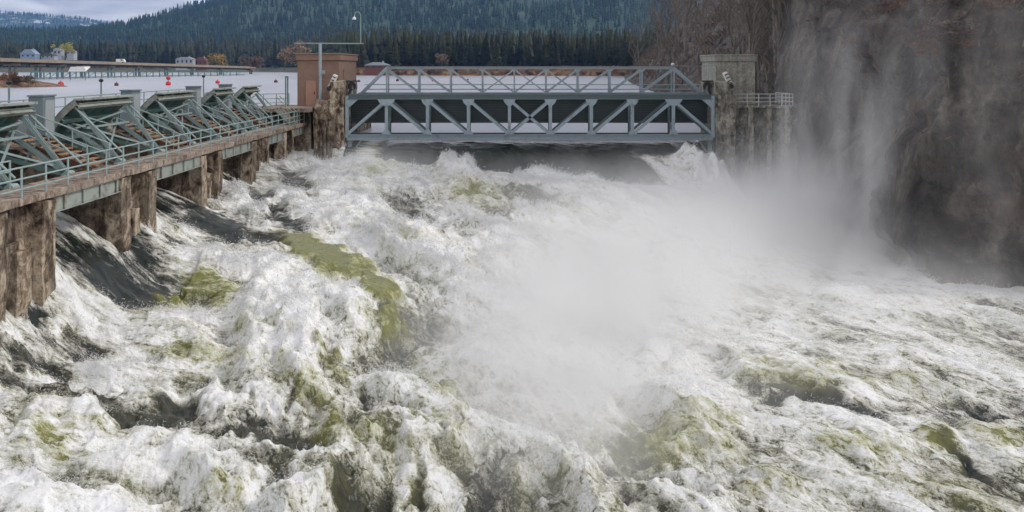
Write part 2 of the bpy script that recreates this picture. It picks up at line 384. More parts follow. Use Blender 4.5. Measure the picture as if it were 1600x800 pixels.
def river():
    nr, nc = 660, 1060
    Yr = np.geomspace(19.5, 84.0, nr); sx = np.linspace(-1, 1, nc)
    Y = np.repeat(Yr[:, None], nc, 1); X = sx[None, :]*(0.60*Yr[:, None] + 2.0)
    b = base_z(X, Y)
    wx = X + 1.6*pn2(X*.16, Y*.16, 3); wy = Y + 1.6*pn2(X*.16, Y*.16, 5)
    # flow turns from +X near the piers to the camera and the right further out
    th = R(-8) - R(44)*sstep(-16, 2, X) + R(20)*sstep(6, 22, X)
    dxx, dyy = math.cos(R(-62)), math.sin(R(-62))
    u = wx*dxx + wy*dyy; v = -wx*dyy + wy*dxx
    u2 = wx*math.cos(R(-15)) + wy*math.sin(R(-15)); v2 = -wx*math.sin(R(-15)) + wy*math.cos(R(-15))
    k = 1 - sstep(-14, -7, X)
    mixn = lambda fu, fv, sd: (1-k)*pn2(u*fu, v*fv, sd) + k*pn2(u2*fu, v2*fv, sd)
    green = np.zeros_like(X); dark = np.zeros_like(X)
    jx = 0.7*pn2(X*.7, Y*.7, 41) + 0.35*pn2(X*1.9, Y*1.9, 42); jy = 0.7*pn2(X*.7, Y*.7, 43) + .35*pn2(X*1.9, Y*1.9, 44)
    for (c, Mi, kd, s) in _pw:
        dx, dy = X + jx - c[0], Y + jy - c[1]
        a = Mi[0,0]*dx + Mi[0,1]*dy; bb = Mi[1,0]*dx + Mi[1,1]*dy
        g = s*(1.25 if kd == 'd' and c[1] < 36 else 1)*np.exp(-(a*a + bb*bb)**1.3*0.8)
        if kd == 'g': green = np.maximum(green, g)
        else: dark = np.maximum(dark, g)
    chute = sstep(73.0, 75.5, Y + 0.8*pn2(X*.6, Y*.6, 8) - 2.0*(1-sstep(4, 12, X)) + 3.2 - 5.5*sstep(11.0, 13.5, X + (Y-73)*.9) )*(X > -13.5)
    bayw = (1 - sstep(-20, -15.5, X))
    bays_n = pn2(X*.35, Y*1.8, 12)*.6 + pn2(X*.7, Y*5, 13)*.4
    calm = np.clip(np.maximum(chute, 0.75*bayw), 0, 1)
    smooth = np.clip(0.75*np.clip(dark*(X < -4)*(Y > 33) + 0.85*green*(X < -3)*(Y > 36), 0, 1) + calm, 0, 1)
    rightcalm = 1 - 0.58*sstep(1, 11, X)*(1 - .5*sstep(55, 66, Y))
    amp = (1 - 0.88*smooth)*rightcalm*(1 - .45*sstep(63, 69, Y)*sstep(-5, 1, X))
    n1 = mixn(.10, .25, 21); n2 = mixn(.25, .62, 22); n3 = mixn(.62, 1.3, 23); n4 = pn2(wx*1.9, wy*1.9, 24)
    n5 = pn2(X*3.9, Y*3.9, 25); n6 = pn2(X*8, Y*8, 26); n7 = pn2(X*16, Y*16, 27)
    rg = lambda n: (1 - np.abs(n)*2.0)
    n1b = n1 + .25*n2; big = 0.95*n1 + 0.55*n2 + .45*np.exp(-(n1b/.16)**2)*sstep(-.1, .35, n2)
    h = big*amp + (0.20*rg(n3) + 0.09*n4 + .04*rg(n4))*amp + amp*(0.045*rg(n5) + 0.03*n6 + 0.015*n7)
    # longitudinal furrows on the smooth sheets
    h += 0.05*bays_n*bayw + smooth*(0.05*pn2(u2*.6, v2*2.6, 31) + 0.02*pn2(u2*1.2, v2*6, 32))
    z = b + h
    z += 0.45*np.minimum(green, 1)*(X > -14)*(Y < 60) - 0.30*np.minimum(dark, 1)*(X > -14)
    # white spout against the right abutment
    z += 2.5*np.exp(-((X-15.3)/2.1)**4 - ((Y-75.0)/2.3)**2)*(1+.45*pn2(X*.9, Y*.9, 77)+.2*pn2(X*2.5, Y*2.5, 78))
    # ---- foam cover
    lown = 0.55*n1 + 0.45*n2 + 0.45*mixn(.20, .55, 51)
    fine = 0.55*n3 + 0.40*n4 + 0.3*n5 + .2*n6
    fg = sstep(46, 26, Y)*(1 - sstep(0, 8, X))         # torn brown-green water in the left foreground
    foam = 0.64 + 0.42*lown + 0.30*fine*(1+.4*fg) - 0.17*fg - (0.56 - .14*fg)*green - (1.0 - .18*fg)*dark + 0.14*(h/.8)
    rt = sstep(3, 12, X)
    foam += 0.12*rt*sstep(44, 56, Y) + rt*(1-sstep(44, 56, Y))*(-0.17 + .55*mixn(.07, .30, 91)) + .18*pn2(X*.13, Y*.13, 92)
    bt = np.zeros_like(Y)
    for (a_, b_) in BAYS:
        q = (Y-a_)/(b_-a_); inb = (q > -.1)*(q < 1.1)
        bt = bt + inb*(0.65*np.exp(-((q-1.0)/.22)**2) + .35*np.exp(-((q-0.02)/.12)**2))
    foam = foam*(1-bayw) + bayw*(0.16 + bt + 0.9*bays_n + .25*fine - 0.5*dark)
    foam = foam*(1-chute) + chute*(-0.5 + 1.0*np.exp(-((X+11.6)/1.3)**2))
    foam = np.clip(foam, -.6, 1.2)
    gmix = np.clip(0.36 + 1.0*green - 0.6*dark*(1-.85*fg) + 0.30*n2 + .2*n3 - 0.45*bayw - 1.0*chute, 0, 1)
    # undercut, cauliflower edges: push sideways where it is rough
    fo = np.clip(foam, 0, 1)*amp
    X2 = X + fo*(0.16*pn2(X*1.6, Y*1.6, 61) + 0.035*pn2(X*6, Y*6, 62)); Y2 = Y + fo*(0.16*pn2(X*1.6, Y*1.6, 63) + 0.035*pn2(X*6, Y*6, 64))
    lake_m = (Y > 82.5) | (X < -26)
    z = np.where(lake_m, np.minimum(LAKE - 0.05, z), z)
    V = np.stack([X2, Y2, z], -1).reshape(-1, 3)
    m, t = material('white_water')
    fa, ga = t.attr('foam'), t.attr('green')
    p = t.wpos((1,1,1)); kk = t.attr('turn')
    def rotc(ang, sc):
        g = t.new('ShaderNodeNewGeometry'); r = t.new('ShaderNodeVectorRotate', rotation_type='Z_AXIS'); r.inputs['Angle'].default_value = R(ang)
        t.l.new(g.outputs['Position'], r.inputs['Vector']); mm = t.new('ShaderNodeMapping'); mm.inputs['Scale'].default_value = sc; t.l.new(r.outputs[0], mm.inputs[0]); return mm.outputs[0]
    def fl(sc, det, ro, di, st):          # noise drawn out along the current
        a_ = t.noise(rotc(62, (1/st, 1, .7)), sc, det, ro, di); b_ = t.noise(rotc(10, (1/(st*1.6), 1, .7)), sc, det, ro, di)
        m_ = t.new('ShaderNodeMix'); t.l.new(kk, m_.inputs[0]); t.l.new(a_, m_.inputs[2]); t.l.new(b_, m_.inputs[3]); return m_.outputs[0]
    cen = lambda n, k: t.math('MULTIPLY', t.math('SUBTRACT', n, .5), k)
    rid = lambda n: t.math('SUBTRACT', 1.0, t.math('MULTIPLY', t.math('ABSOLUTE', t.math('SUBTRACT', n, .5)), 7.0), clamp=True)
    s1 = fl(1.4, 9, .70, .9, 2.4); s2 = fl(4.2, 7, .72, 1.2, 2.0); s3 = t.noise(p, 17, 5, .7, .5); d3 = fl(3.0, 6, .65, .3, 3.0)
    lace = t.math('MULTIPLY', rid(s2), .26); lace2 = t.math('MULTIPLY', rid(t.noise(p, 7.5, 6, .7, 1.5)), .16)
    gl = t.math('SUBTRACT', 1.0, t.math('MULTIPLY', t.attr('glassy'), .68))
    f = t.math('ADD', fa, t.math('MULTIPLY', gl, t.math('ADD', cen(s1, 2.1), t.math('ADD', cen(s2, 1.6), cen(s3, .9)))))
    d5 = t.noise(rotc(12, (.16, 1.6, .5)), 2.2, 7, .66, .5); f = t.math('ADD', f, t.math('MULTIPLY', kk, cen(d5, 1.9)))
    f = t.math('ADD', f, t.math('SUBTRACT', t.math('ADD', lace, lace2), .10))
    f = t.math('ADD', f, t.math('MULTIPLY', t.attr('glassy'), cen(fl(2.2, 6, .62, .2, 5.0), 1.5)))  # foam streaks on smooth water, with its glossy highlights put into the colour
    wc = t.ramp(t.math('ADD', ga, cen(d3, 0.9)),
                [(0.0, (0.014, 0.020, 0.018)), (0.30, (0.055, 0.055, 0.038)), (0.60, (0.105, 0.105, 0.045)), (1.0, (0.165, 0.170, 0.045))])
    thin = t.mix(1.0, wc, (1.4, 1.4, 1.7), 'MULTIPLY')
    cream = t.mix(t.ramp(ga, [(.1, 0.0), (.8, 1.0)]), (.26, .25, .23), (.44, .44, .28))
    fc1 = t.mix(t.ramp(f, [(.10, 0.0), (.40, 1.0)]), thin, cream)
    fc2 = t.mix(t.ramp(f, [(.38, 0.0), (.66, 1.0)]), fc1, (.64, .64, .59))
    fc = t.mix(t.ramp(f, [(.64, 0.0), (1.0, 1.0)]), fc2, (.90, .905, .92))
    fac = t.ramp(f, [(0.02, 0.0), (0.32, 1.0)])
    w = t.bsdf(wc, 0.16, 0, t.bump(t.math('ADD', d3, t.math('MULTIPLY', d5, .8)), 0.5, 0.07), 1.33)
    hgt = t.math('ADD', t.math('ADD', s1, t.math('MULTIPLY', s2, .6)), t.math('MULTIPLY', s3, .25))
    fb = t.bsdf(fc, 0.8, 0, t.bump(hgt, 0.8, 0.16))
    fb.inputs['Specular IOR Level'].default_value = 0.2
    fb.inputs['Subsurface Weight'].default_value = .7; fb.inputs['Subsurface Radius'].default_value = (1, 1, 1); fb.inputs['Subsurface Scale'].default_value = .16
    mxs = t.new('ShaderNodeMixShader'); t.l.new(fac, mxs.inputs[0]); t.l.new(w.outputs[0], mxs.inputs[1]); t.l.new(fb.outputs[0], mxs.inputs[2])
    t.out(mxs.outputs[0])
    o = np_mesh('river_water', V, grid_quads(nr, nc), m, True, {'foam': foam, 'green': gmix, 'turn': k, 'glassy': smooth})
    tag(o, kind='structure')
    # spray thrown off the crests
    lap = h - 0.25*(np.roll(h, 6, 0) + np.roll(h, -6, 0) + np.roll(h, 6, 1) + np.roll(h, -6, 1))
    wgt = (np.clip(foam, 0, 1)**2*amp*np.clip(lap*6-.05, 0, 1)*(foam > .45)*(Y < 76)*(X > -17)).ravel()*np.clip(Y.ravel()/40, .3, 1.5)
    N = 210000
    idx = rng.choice(len(wgt), N, p=wgt/wgt.sum())
    P = V[idx] + rng.normal(size=(N, 3))*np.array([.08, .08, .03]); P[:, 2] += 0.01 + rng.exponential(0.085, N)
    sc_ = np.clip(P[:, 1]/28, .8, 2.0)
    D = rng.normal(size=(N, 3))*.55 + np.array([.35, -.5, .55]); D /= np.linalg.norm(D, axis=1, keepdims=True)
    A_ = np.cross(D, rng.normal(size=(N, 3))); A_ /= np.linalg.norm(A_, axis=1, keepdims=True); B_ = np.cross(D, A_)
    ln = ((.018 + .085*rng.random(N)**2)*sc_)[:, None]; th_ = ((.004 + .006*rng.random(N))*sc_)[:, None]
    TV = np.stack([P + D*ln, P + A_*th_ - D*ln*.4, P + (-.5*A_ + .87*B_)*th_ - D*ln*.4, P + (-.5*A_ - .87*B_)*th_ - D*ln*.4], 1)
    TF = (np.arange(N)[:, None, None]*4 + np.array([(0,1,2),(0,2,3),(0,3,1),(1,3,2)])[None]).reshape(-1, 3)
    sm = m_plain('spray_white', (0.88, 0.89, 0.90), 0.6, 0.02)
    s = np_mesh('spray_droplets', TV.reshape(-1, 3), TF, sm, False)
    tag(s, 'white droplets thrown up from the crests of the churning river', 'spray', kind='stuff')
river()

# ------------------------------------------------------------------ lake
def lake():
    m, t = material('lake_water')
    p = t.wpos((1, 0.35, 1)); n = t.noise(p, 0.9, 6, 0.6); n2 = t.noise(t.wpos((.02, .004, 1)), 1.0, 5, 0.6)
    c = t.ramp(n2, [(0.3, (0.30, 0.31, 0.36)), (0.7, (0.42, 0.43, 0.48))])
    b = t.bsdf(c, 0.28, 0, t.bump(n, 0.35, 0.10), 1.33); t.out(b.outputs[0])
    mb = MB()
    V, Q = [], []
    def sheet(x0, x1, y0, y1, z):
        n = len(V); V.extend([(x0,y0,z),(x1,y0,z),(x1,y1,z),(x0,y1,z)]); Q.append((n, n+1, n+2, n+3))
    sheet(-2200, -26.2, -60, 83.0, LAKE); sheet(-2200, 1500, 83.0, 2600, LAKE)
    o = np_mesh('lake_water', V, Q, m, False); tag(o, kind='structure')
lake()

# ------------------------------------------------------------------ rough blocks (old cast concrete)
def rough_box(mb_list, name, mat, parent, step=0.28, amp=0.09, seed=0, label=None):
    """boxes (x0,x1,y0,y1,z0,z1) remeshed to a grid and weathered"""
    bm = bmesh.new()
    for (x0,x1,y0,y1,z0,z1) in mb_list:
        def face(o, a, b):
            la, lb = Vector(a).length, Vector(b).length
            na, nb = max(1, int(la/step)), max(1, int(lb/step)); g = []
            for i in range(na+1):
                g.append([bm.verts.new(Vector(o) + Vector(a)*i/na + Vector(b)*j/nb) for j in range(nb+1)])
            for i in range(na):
                for j in range(nb): bm.faces.new((g[i][j], g[i+1][j], g[i+1][j+1], g[i][j+1]))
        dx, dy, dz = x1-x0, y1-y0, z1-z0
        face((x0,y0,z0),(dx,0,0),(0,0,dz)); face((x1,y1,z0),(-dx,0,0),(0,0,dz))
        face((x1,y0,z0),(0,dy,0),(0,0,dz)); face((x0,y1,z0),(0,-dy,0),(0,0,dz))
        face((x0,y0,z1),(dx,0,0),(0,dy,0)); face((x0,y1,z0),(dx,0,0),(0,-dy,0))
    bmesh.ops.remove_doubles(bm, verts=bm.verts, dist=1e-4)
    co = np.array([v.co[:] for v in bm.verts])
    d = np.stack([pn3(co[:,0]*1.1, co[:,1]*1.1, co[:,2]*.45, seed+k) + .5*pn3(co[:,0]*3, co[:,1]*3, co[:,2]*1.6, seed+5+k) for k in range(3)], 1)*amp
    loc = Vector((0,0,0)) if parent is None else parent.location
    for v, dd, c in zip(bm.verts, d, co): v.co = Vector(c) + Vector(dd) - loc
    me = bpy.data.meshes.new(name); bm.to_mesh(me); bm.free(); me.shade_smooth()
    try: me.set_sharp_from_angle(angle=R(35))
    except Exception: pass
    me.materials.append(mat)
    o = bpy.data.objects.new(name, me); col.objects.link(o)
    if parent: o.parent = parent
    if label: o['label'] = label
    return o

ORD = ['nearest the camera at the left edge', 'second from the camera', 'third from the camera', 'fourth from the camera', 'fifth and farthest, before the brown tower']
DZ, UZ = -4.53, -3.30                       # walkway and upper deck levels
for i, (a, b) in enumerate(PIERS):
    e = empty('spillway_pier', (-20, (a+b)/2, -11), 'stained brown concrete spillway pier, ' + ORD[i], 'pier', 'piers of the spillway')
    w = (b-a)
    for q_, bx_ in enumerate([(-17.75, -17.0, a, a+w*.24, -12, DZ-.36), (-17.75, -17.0, b-w*.22, b, -12, DZ-.36), (-17.75, -17.12, a+w*.44, a+w*.58, -12, DZ-1.9)]):
        rough_box([bx_], 'pilaster', M['pier'], e, 0.2, 0.085, i+q_)
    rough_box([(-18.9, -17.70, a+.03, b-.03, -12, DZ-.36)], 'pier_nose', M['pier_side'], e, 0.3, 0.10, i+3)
    rough_box([(-17.72, -17.42, a+w*.24, b-w*.22, -12, DZ-1.6)], 'spalled_panel', M['pier'], e, 0.15, 0.15, i+6)
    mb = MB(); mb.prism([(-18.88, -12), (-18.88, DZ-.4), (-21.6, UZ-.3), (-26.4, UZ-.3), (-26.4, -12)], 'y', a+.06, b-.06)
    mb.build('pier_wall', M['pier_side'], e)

# walkway along the piers
wk = empty('spillway_walkway', (-17.8, 50, DZ), 'low concrete walkway slab on pale green girders along the spillway piers', 'walkway')
ys = [24.5, 30.0, 36.0, 41.6, 46.2, 52.4, 57.2, 63.2, 67.8, 72.6, 79.5]
for a, b in zip(ys[:-1], ys[1:]):
    rough_box([(-18.75, -16.9, a+.012, b-.012, DZ-.26, DZ)], 'deck_slab', M['slab'], wk, 0.4, 0.022, int(a))
for a, b in BAYS:
    g = MB(); g.hbeam((-17.12, a+.02, DZ-.58), (-17.12, b-.02, DZ-.58), .26, .62, t=.03)
    for q in np.arange(a+.8, b-.3, 1.6): g.bar((-17.03, q, DZ-.86), (-17.03, q, DZ-.30), .05, .12)
    g.build('girder', M['green_light'], wk)
    g = MB(); g.hbeam((-18.5, a+.02, DZ-.58), (-18.5, b-.02, DZ-.58), .26, .62, t=.03); g.build('girder', M['green'], wk)

def handrail(name, pts, h, spacing, label, mat, rails=(1.0, .62, .28), r=0.034, group=None):
    e = empty(name, Vector(pts[0]), label, 'handrail', group)
    for a, b in zip(pts[:-1], pts[1:]):
        a, b = Vector(a), Vector(b); L = (b-a).length; n = max(1, round(L/spacing))
        for k in range(n+1):
            if k == n and b != Vector(pts[-1]): continue
            p = a.lerp(b, k/n); MB().tube([p, p+Vector((0,0,h))], r*1.15, 6).build('post', mat, e)
        for q in rails:
            MB().tube([a+Vector((0,0,h*q)), b+Vector((0,0,h*q))], r, 6).build('rail', mat, e)
    return e
handrail('walkway_handrail', [(-17.02, 24.6, DZ), (-17.02, 78.6, DZ)], 1.05, 1.75, 'grey green pipe handrail on the downstream edge of the low walkway', M['rail'])
handrail('walkway_handrail', [(-18.62, 24.6, DZ), (-18.62, 35.6, DZ)], 1.05, 1.75, 'short inner pipe handrail of the low walkway, at the left edge', M['rail'])

# upper deck
ud = empty('upper_deck', (-24.2, 50, UZ), 'upper concrete service deck behind the raised spillway gates', 'walkway')
for a, b in zip(ys[:-1], ys[1:]):
    rough_box([(-25.9, -22.9, a+.01, b-.01, UZ-.29, UZ)], 'deck_slab', M['slab'], ud, 0.5, 0.02, int(a)+9)
MB().box(-25.9, -25.6, 24.5, 79.5, UZ+.01, UZ+.42).build('parapet', M['slab'], ud)
for a, b in BAYS:
    g = MB(); g.hbeam((-22.6, a, UZ-.16), (-22.6, b, UZ-.16), .3, .3, t=.03); g.build('edge_beam', M['green'], ud)
handrail('deck_handrail', [(-25.75, 24.6, UZ+.42), (-25.75, 79, UZ+.42)], 1.15, 2.4, 'long pipe handrail on the lake side of the upper deck', M['rail'], (1.0, .55), .04)
# the deck turns in front of the brown tower
tp = empty('tower_platform', (-20, 81, UZ), 'brown edged concrete platform joining the upper deck to the brown tower', 'platform')
rough_box([(-22.85, -16.2, 76.6, 82.0, UZ-.3, UZ)], 'deck_slab', M['slab'], tp, .5, .02, 3)
rough_box([(-22.8, -16.6, 79.2, 92.5, -12, UZ-.31)], 'foundation_wall', M['pier'], tp, .5, .08, 8)
handrail('platform_handrail', [(-22.7, 79.3, UZ), (-19.0, 81.8, UZ)], 1.05, 1.1, 'low pipe handrail beside the platform of the brown tower', M['rail'])
gp = empty('gate_post', (-18.9, 80.2, UZ), 'tall teal frame post left of the brown tower door', 'post')
for yy in (80.2, 80.9): MB().tube([(-18.9, yy, UZ), (-18.9, yy, UZ+2.5)], .06).build('upright', M['teal'], gp)
MB().tube([(-18.9, 80.2, UZ+2.5), (-18.9, 80.9, UZ+2.5)], .06).build('crossbar', M['teal'], gp)

# steel ladder stair at the end of the low walkway
ls = empty('access_stair', (-17.7, 76, DZ), 'pale green steel stair from the low walkway up to the tower platform', 'stair')
for yy in (75.2, 76.4):
    MB().bar((-17.2, yy, DZ), (-18.5, yy, UZ+.05), .12, .3).build('stringer', M['green_light'], ls)
    MB().tube([(-17.1, yy, DZ+.95), (-18.5, yy, UZ+1.0)], .04).build('handrail', M['green_light'], ls)
    MB().tube([(-17.1, yy, DZ), (-17.1, yy, DZ+.95)], .05).build('newel', M['green_light'], ls)
for k in range(5): MB().box(-17.5-.26*k, -17.2-.26*k, 75.26, 76.34, DZ+.2+.2*k, DZ+.24+.2*k).build('step', M['tread'], ls)

# stairs, cabinets on each pier
CABL = ['over the nearest pier', 'between the first two gates', 'between the second and third gates', 'between the third and fourth gates', 'between the fourth and fifth gates']
for i, (a, b) in enumerate(PIERS):
    c0 = a + .5
    s = empty('pier_stair', (-20.2, c0+1, DZ), 'rusty steel stair with slanted pipe rails on the pier ' + CABL[i], 'stair', 'rusty stairs on the piers')
    n = 8
    for k in range(n):
        f = (k+.5)/n; x = -18.7 - 3.2*f; z = DZ + (UZ-DZ)*f + .12
        MB().box(x-.17, x+.17, c0, c0+2.2, z-.04, z+.01).build('step', M['tread'], s)
    for yy in (c0-.05, c0+2.25):
        MB().bar((-18.5, yy, DZ+.02), (-22.0, yy, UZ+.12), .06, .20).build('stringer', M['rust'], s)
        for hh in (1.0, .5): MB().tube([(-18.7, yy, DZ+hh), (-22.1, yy, UZ+hh+.1)], .035).build('handrail', M['rail'], s)
        for f in (0, .5, 1): MB().tube([(-18.7-3.4*f, yy, DZ+(UZ-DZ)*f), (-18.7-3.4*f, yy, DZ+(UZ-DZ)*f+1.05)], .035).build('post', M['rail'], s)
    cb = empty('hoist_cabinet', (-22.1, b-.8, UZ), 'tall blue grey hoist cabinet ' + CABL[i], 'cabinet', 'hoist cabinets along the spillway')
    MB().box(-22.45, -21.75, b-1.35, b-.2, UZ-.3, UZ+1.93).build('casing', M['cabinet'], cb, bevel=.02)
    MB().box(-22.5, -21.7, b-1.4, b-.15, UZ+1.93, UZ+2.0).build('cap', M['cabinet'], cb)
    MB().box(-21.75, -21.72, b-1.2, b-.35, UZ+.12, UZ+1.75).build('door', M['cabinet_light'], cb)
    hm = empty('hoist_drum', (-23.6, b+.6, UZ), 'light grey ribbed hoist drum housing beside the cabinet ' + CABL[i], 'hoist', 'hoist drum housings')
    MB().box(-24.2, -23.1, b-.1, b+1.2, UZ, UZ+1.0).build('housing', M['cabinet_light'], hm, bevel=.04)
    mb = MB(); mb.tube([(-23.65, b-.2, UZ+1.05), (-23.65, b+1.3, UZ+1.05)], .32, 12); mb.build('drum', M['cabinet_light'], hm, smooth=False)
    for k in range(5): MB().box(-23.1, -23.04, b+.02+.24*k, b+.12+.24*k, UZ+.1, UZ+.95).build('rib', M['cabinet'], hm)

# tainter gates, all lifted clear of the water
GL = ['nearest the camera, cut by the left edge', 'second from the camera', 'third from the camera', 'fourth from the camera', 'last one before the brown tower']
TX, TZ, RG = -19.0, -4.62, 3.62
for gi, (a, b) in enumerate(BAYS[1:]):
    a, b = a+.12, b-.12
    g = empty('spillway_gate', (TX, (a+b)/2, TZ), 'green curved steel spillway gate lifted open, ' + GL[gi], 'gate', 'raised spillway gates')
    arc = lambda q, r=RG: (TX + r*math.cos(R(q)), TZ + r*math.sin(R(q)))
    N = 12; Q = [123 + (178-123)*k/N for k in range(N+1)]
    po = [arc(q, RG+.05) for q in Q] + [arc(q, RG) for q in Q[::-1]]
    mb = MB()
    for k in range(N):
        p = [arc(Q[k], RG+.05), arc(Q[k+1], RG+.05), arc(Q[k+1], RG), arc(Q[k], RG)]
        mb.prism(p, 'y', a, b)
    mb.build('skin_plate', M['green'], g)
    nrib = 5
    for k in range(nrib+1):
        y = a + .05 + (b-a-.1)*k/nrib; mb = MB()
        for j in range(N):
            mb.prism([arc(Q[j], RG-.002), arc(Q[j+1], RG-.002), arc(Q[j+1], RG-.26), arc(Q[j], RG-.26)], 'y', y-.03, y+.03)
        mb.build('rib', M['green_light'] if k in (0, nrib) else M['green'], g)
    for q in (123.5, 141, 159, 176.5):
        x, z = arc(q, RG-.34); d = Vector((math.cos(R(q)), 0, math.sin(R(q))))
        MB().hbeam((x, a, z), (x, b, z), .24, .22, up=d, t=.03).build('horizontal_girder', M['green_light'] if q < 130 else M['green'], g)
    x, z = arc(122.2, RG-.08); MB().box(x-.14, x+.30, a-.02, b+.02, z+.03, z+.13).build('top_lip', M['green_light'], g)
    for y in (a+.55, b-.55):
        tr = Vector((TX, y, TZ))
        ends = []
        for q in (128, 145, 165):
            x, z = arc(q, RG-.5); e_ = Vector((x, y, z)); ends.append(e_)
            MB().hbeam(tr, e_, .17, .20, up=(0,1,0), t=.03).build('arm', M['rail'] if q < 160 else M['green'], g)
        MB().bar(tr.lerp(ends[0], .62), tr.lerp(ends[1], .62), .08, .09).build('brace', M['rail'], g)
        MB().bar(tr.lerp(ends[1], .62), tr.lerp(ends[2], .62), .08, .09).build('brace', M['rail'], g)
        MB().tube([(TX, y-.25, TZ), (TX, y+.25, TZ)], .2, 10).build('trunnion', M['rail'], g)
    p0, p1 = Vector((*arc(136, 2.4)[:1], a+.55, arc(136, 2.4)[1])), Vector((arc(136, 2.4)[0], b-.55, arc(136, 2.4)[1]))
    MB().bar(p0, p1, .09, .1).build('cross_tie', M['rail'], g)
    MB().bar((TX-.6, a+.55, TZ+.4), (arc(141, 3.0)[0], b-.55, arc(141, 3.0)[1]), .08, .09).build('brace', M['rail'], g)
    MB().bar((TX-.6, b-.55, TZ+.4), (arc(141, 3.0)[0], a+.55, arc(141, 3.0)[1]), .08, .09).build('brace', M['rail'], g)
    for qa, qb in ((150, 131), (131, 150)):
        A, B = arc(qa, RG-.6), arc(qb, RG-.6); MB().bar((A[0], a+.6, A[1]), (B[0], b-.6, B[1]), .07, .08).build('brace', M['rail'], g)
    for yy in (a+.1, b-.1):
        A, B = arc(127, RG-.2), (TX+.35, TZ+.45)
        MB().tube([(A[0], yy, A[1]), (B[0], yy, B[1])], .05).build('side_pipe', M['rail'], g)
    MB().hbeam((TX+.05, a-.1, TZ-.42), (TX+.05, b+.1, TZ-.42), .4, .4, t=.04).build('trunnion_beam', M['green'], g)

# lamp posts on the upper deck rail
for k, (px, lab) in enumerate([(14, 'at the left edge'), (158, 'above the second gate'), (318, 'above the third gate')]):
    Y = 25.75*F/(800-px)
    e = empty('deck_lamp_post', (-25.75, Y, UZ+.42), 'thin dark capped lamp post on the upper deck rail ' + lab, 'lamp post', 'lamp posts on the upper deck')
    top = at(px, [132, 128, 121][k], Y).z
    MB().tube([(-25.75, Y, UZ+.42), (-25.75, Y, top)], .05).build('pole', M['green'], e)
    MB().tube([(-25.75, Y, top), (-25.75, Y, top+.12), (-25.75, Y, top+.2)], [.12, .16, .05], 8).build('cap', M['black'], e)

# ------------------------------------------------------------------ towers and abutments
def tower(x0, x1, y0, y1, z0, z1, mat, label):
    e = empty('hoist_tower', ((x0+x1)/2, (y0+y1)/2, z0), label, 'tower')
    MB().box(x0, x1, y0, y1, z0, z1-.62).build('wall', mat, e, bevel=.03)
    MB().box(x0-.12, x1+.12, y0-.12, y1+.12, z1-.62, z1-.12).build('parapet_band', mat, e, bevel=.03)
    MB().box(x0-.18, x1+.18, y0-.18, y1+.18, z1-.12, z1).build('roof_cap', mat, e, bevel=.03)
    return e
t1 = tower(-18.35, -14.75, 82.05, 91, UZ, 1.2, M['tower_brown'], 'brown stucco hoist tower at the left end of the truss bridge')
dr = MB().box(-17.6, -16.75, 82.0, 82.045, UZ+.02, -1.15).build('door', M['door_pink'], t1)
MB().box(-16.9, -16.84, 81.93, 81.99, -2.3, -2.1).build('handle', M['black'], dr)
MB().box(-14.745, -14.70, 84, 88, UZ+.2, -.2).build('side_panel', M['tower_brown'], t1)
MB().tube([(-16.25, 81.85, -.55), (-16.25, 82.05, -.55)], .13, 10).build('gauge', M['cabinet_light'], t1)
t2 = tower(17.85, 21.3, 84.05, 90.3, UZ, 1.12, M['tower_grey'], 'pale grey concrete hoist tower on the right bank')
MB().box(19.3, 20.1, 84.0, 84.045, UZ+.02, -1.25).build('door', M['tower_grey'], t2)

ab = empty('left_abutment', (-14.5, 81, -11), 'spalled orange brown concrete abutment holding the left end of the truss', 'abutment')
rough_box([(-14.75, -13.55, 77.6, 84.0, -12, -1.15)], 'gate_pier', M['pier'], ab, .28, .12, 20)
rough_box([(-16.2, -14.72, 78.2, 82.0, -12, -2.75)], 'stepped_shoulder', M['pier'], ab, .28, .22, 21)
rough_box([(-16.6, -13.56, 82.0, 92.5, -12, UZ-.01)], 'foundation_wall', M['pier'], ab, .5, .06, 22)
for k in range(4): rough_box([(-15.95+.33*k, -15.78+.33*k, 78.0, 78.35, -11, -4.6+.2*(k%2))], 'rib', M['pier'], ab, .2, .06, 30+k)
ab = empty('right_abutment', (18, 81, -11), 'grey streaked concrete abutment wall at the right end of the truss', 'abutment')
rough_box([(16.45, 18.05, 77.6, 84.0, -13, -1.2)], 'gate_pier', M['pier_grey'], ab, .28, .12, 23)
rough_box([(18.05, 23.4, 78.6, 91.5, -13, UZ-.01)], 'bank_wall', M['wall_stained'], ab, .5, .07, 24)
rough_box([(18.0, 23.1, 78.3, 79.6, UZ-.01, UZ+.16)], 'coping_slab', M['pier_grey'], ab, .5, .02, 25)
for k in range(3): rough_box([(19.3+1.5*k, 19.7+1.5*k, 78.3, 78.66, -13, UZ-.02)], 'rib', M['pier_grey'], ab, .3, .05, 26+k)
handrail('bank_handrail', [(18.3, 78.45, UZ+.16), (22.95, 78.45, UZ+.16), (22.95, 83.5, UZ+.16)], .95, .95, 'white grey railing on top of the right abutment wall', M['white_rail'], (1.0, .66, .33), .03)

